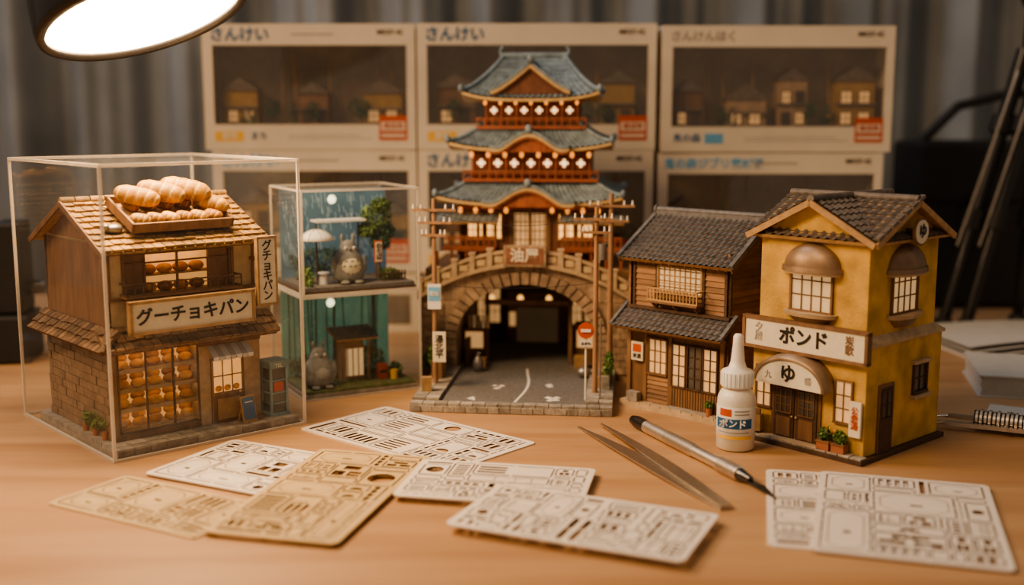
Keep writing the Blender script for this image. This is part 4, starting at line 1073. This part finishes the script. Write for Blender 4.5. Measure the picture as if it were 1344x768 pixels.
cp.cyl((.2,.1,.75),(4.1,.1,.75),.52,dksteel,n=20); cp.cyl((2.2,-1.4,.6),(2.2,1.6,.6),.12,steel); cp.cyl((2.2,1.2,.6),(2.2,1.8,.6),.4,steel,n=20); cp.cyl((6.5,.1,.7),(7.5,.1,.7),.68,dksteel,n=20)
cp.done()
# ------------------------------------------------------------------ books and papers at right
bk=Model('sketchbook',33.5,80,-14)
bk.part('covers'); bk.box(0,16,0,8.5,0,.12,paper); bk.box(0,16,0,8.5,1.5,1.62,paper)
bk.part('pages')
for i in range(12): bk.box(.15+R.uniform(0,.15),15.9,.15,8.4,.12+i*.115,.12+i*.115+.1,paper)
bk.done()
pp=Model('open_paper_pad',38,92,8)
pp.part('sheets')
for k in range(3):
    v=[];f=[];nn=16
    for i in range(nn+1):
        t=i/nn
        for j in (0,1): v.append((18*t,j*10.5+k*.4,.2+k*.25+.8*math.sin(t*pi*.8+k*.2)*(1-j*.3)))
    for i in range(nn): f.append((2*i,2*i+2,2*i+3,2*i+1))
    pp.add(v,f,paper,True)
pp.box(0,18,0,11,0,.15,paper)
pp.done()
pl=Model('loose_paper',33,77,-28); pl.part('leaf').box(0,9,-5,1,.0,.04,paper); pl.done()
# ------------------------------------------------------------------ black stand at right
st=Model('folded_tripod',45,107,0)
st.part('legs')
for a,b in (((-4,0,.6),(2.5,1,26)),((-2.2,-1,.6),(4,0,26)),((4,2,.6),(4.5,1,26))):
    st.cyl(a,b,.55,blackm,.75,12); 
    m1=Vector(a).lerp(Vector(b),.35); m2=Vector(a).lerp(Vector(b),.42); st.cyl(m1,m2,1.0,blackr,n=12)
    m1=Vector(a).lerp(Vector(b),.7); m2=Vector(a).lerp(Vector(b),.76); st.cyl(m1,m2,1.1,blackr,n=12); st.ell(a,(.9,.9,.6),blackr)
st.cyl((-3.5,-1.0,8),(1.2,-.8,24),.12,metalg,n=8); st.cyl((-1.5,-1.2,8),(3.0,-1.0,24),.12,metalg,n=8)
st.part('head'); st.cyl((3.6,.8,25),(3.8,.8,30),1.4,blackm); st.ell((3.8,.8,31),(2,2,1.8),blackm); st.box(1.5,6,-1,2.6,32,33,blackm)
st.done()
bb=Model('black_camera_bag',42,118,0)
bb.part('bag').box(0,22,0,8,0,17,blackr); bb.part('flap').box(-.3,22.3,-.4,8.3,11,17.4,blackr); bb.part('strap').tube([(1,4,17),(5,4,21),(11,4,22.5),(17,4,21),(21,4,17)],.5,blackr,10)
bb.part('buckles'); 
for x in (5,15): bb.box(x,x+1.5,-.7,-.3,6.5,12,blackm)
bb.done({'bag':.8,'flap':.6})
# ------------------------------------------------------------------ desk lamp
L=Model('desk_lamp',0,0,0)
c=Vector((-22.0,70,26.0)); dn=Vector((.33,-.17,-.93)).normalized(); ax=-dn
M=ax.to_track_quat('Z','Y').to_matrix().to_4x4(); M.translation=c; L.m=M
L.part('shade'); L.lathe([(5.8,.0),(5.8,-.35),(6.3,-.35),(6.35,.2),(6.2,1.8),(5.7,3.6),(4.5,5.4),(2.8,6.4),(1.2,6.8),(0,6.9)],(0,0,0),blackm,48)
L.cyl((0,0,6.5),(0,0,8.5),1.1,blackm,n=20)
L.part('diffuser'); L.lathe([(5.82,.0),(3,-.03),(0.001,-.04)],(0,0,0),lampglow,48)
L.reset()
top=c+ax*8.3
L.part('arms'); L.tube([tuple(top),(-34,78,50),(-60,86,24),(-56,88,3)],.7,blackm,14)
for p in ((-34,78,50),(-60,86,24)): L.ell(p,(1.5,1.5,1.5),blackm)
L.part('base'); L.lathe([(0,0),(6.5,0),(6.6,.5),(6.2,1.4),(2,1.9),(0,2)],(-56,88,0),blackm,36); L.cyl((-56,88,1.5),(-56,88,4.2),1.2,blackm)
L.done()
tp=Model('black_bench_vise',-42.5,93,10)
tp.part('body').box(-3.2,3,-2.5,2.5,0,4,blackr); tp.part('jaws').box(-2.6,-.4,-2,2,4,10,blackr); tp.box(.4,2.6,-2,2,4,11.5,blackr); tp.part('screw').cyl((-5,0,6),(4,0,6),.6,blackm); tp.cyl((4,-2,6),(4,2,6),.3,blackm)
tp.done({'body':.3,'jaws':.3})
# ------------------------------------------------------------------ lights & camera
def area(name,loc,tgt,size,power,col):
    li=bpy.data.lights.new(name,'AREA'); li.shape='DISK'; li.size=size; li.energy=power; li.color=col
    o=bpy.data.objects.new(name,li); o.location=loc; o.rotation_euler=(Vector(tgt)-Vector(loc)).to_track_quat('-Z','Y').to_euler(); bpy.context.collection.objects.link(o)
area('warm_fill',(-.75,.15,1.0),(-.08,.8,.05),.5,10,(1,.65,.36))  # added warm fill from front left, brightens facades and box fronts
area('curtain_fill',(-.9,1.15,1.5),(.1,1.52,.3),.8,7,(.72,.84,1))  # added cool fill aimed at the curtain to bring out its folds
w=bpy.data.worlds.new('World'); bpy.context.scene.world=w; w.use_nodes=True
w.node_tree.nodes['Background'].inputs[0].default_value=(.92,.74,.58,1); w.node_tree.nodes['Background'].inputs[1].default_value=.27
sc=bpy.context.scene
sc.view_settings.view_transform='AgX'; sc.view_settings.look='AgX - Medium High Contrast'; sc.view_settings.exposure=.08
cam=bpy.data.cameras.new('camera'); co=bpy.data.objects.new('camera',cam); bpy.context.collection.objects.link(co)
co.location=(0,0,.20); co.rotation_euler=(rad(90-8.8),0,0); cam.lens=40.18; cam.sensor_width=36; cam.clip_start=.01
cam.dof.use_dof=True; cam.dof.focus_distance=.72; cam.dof.aperture_fstop=3.6
bpy.context.scene.camera=co
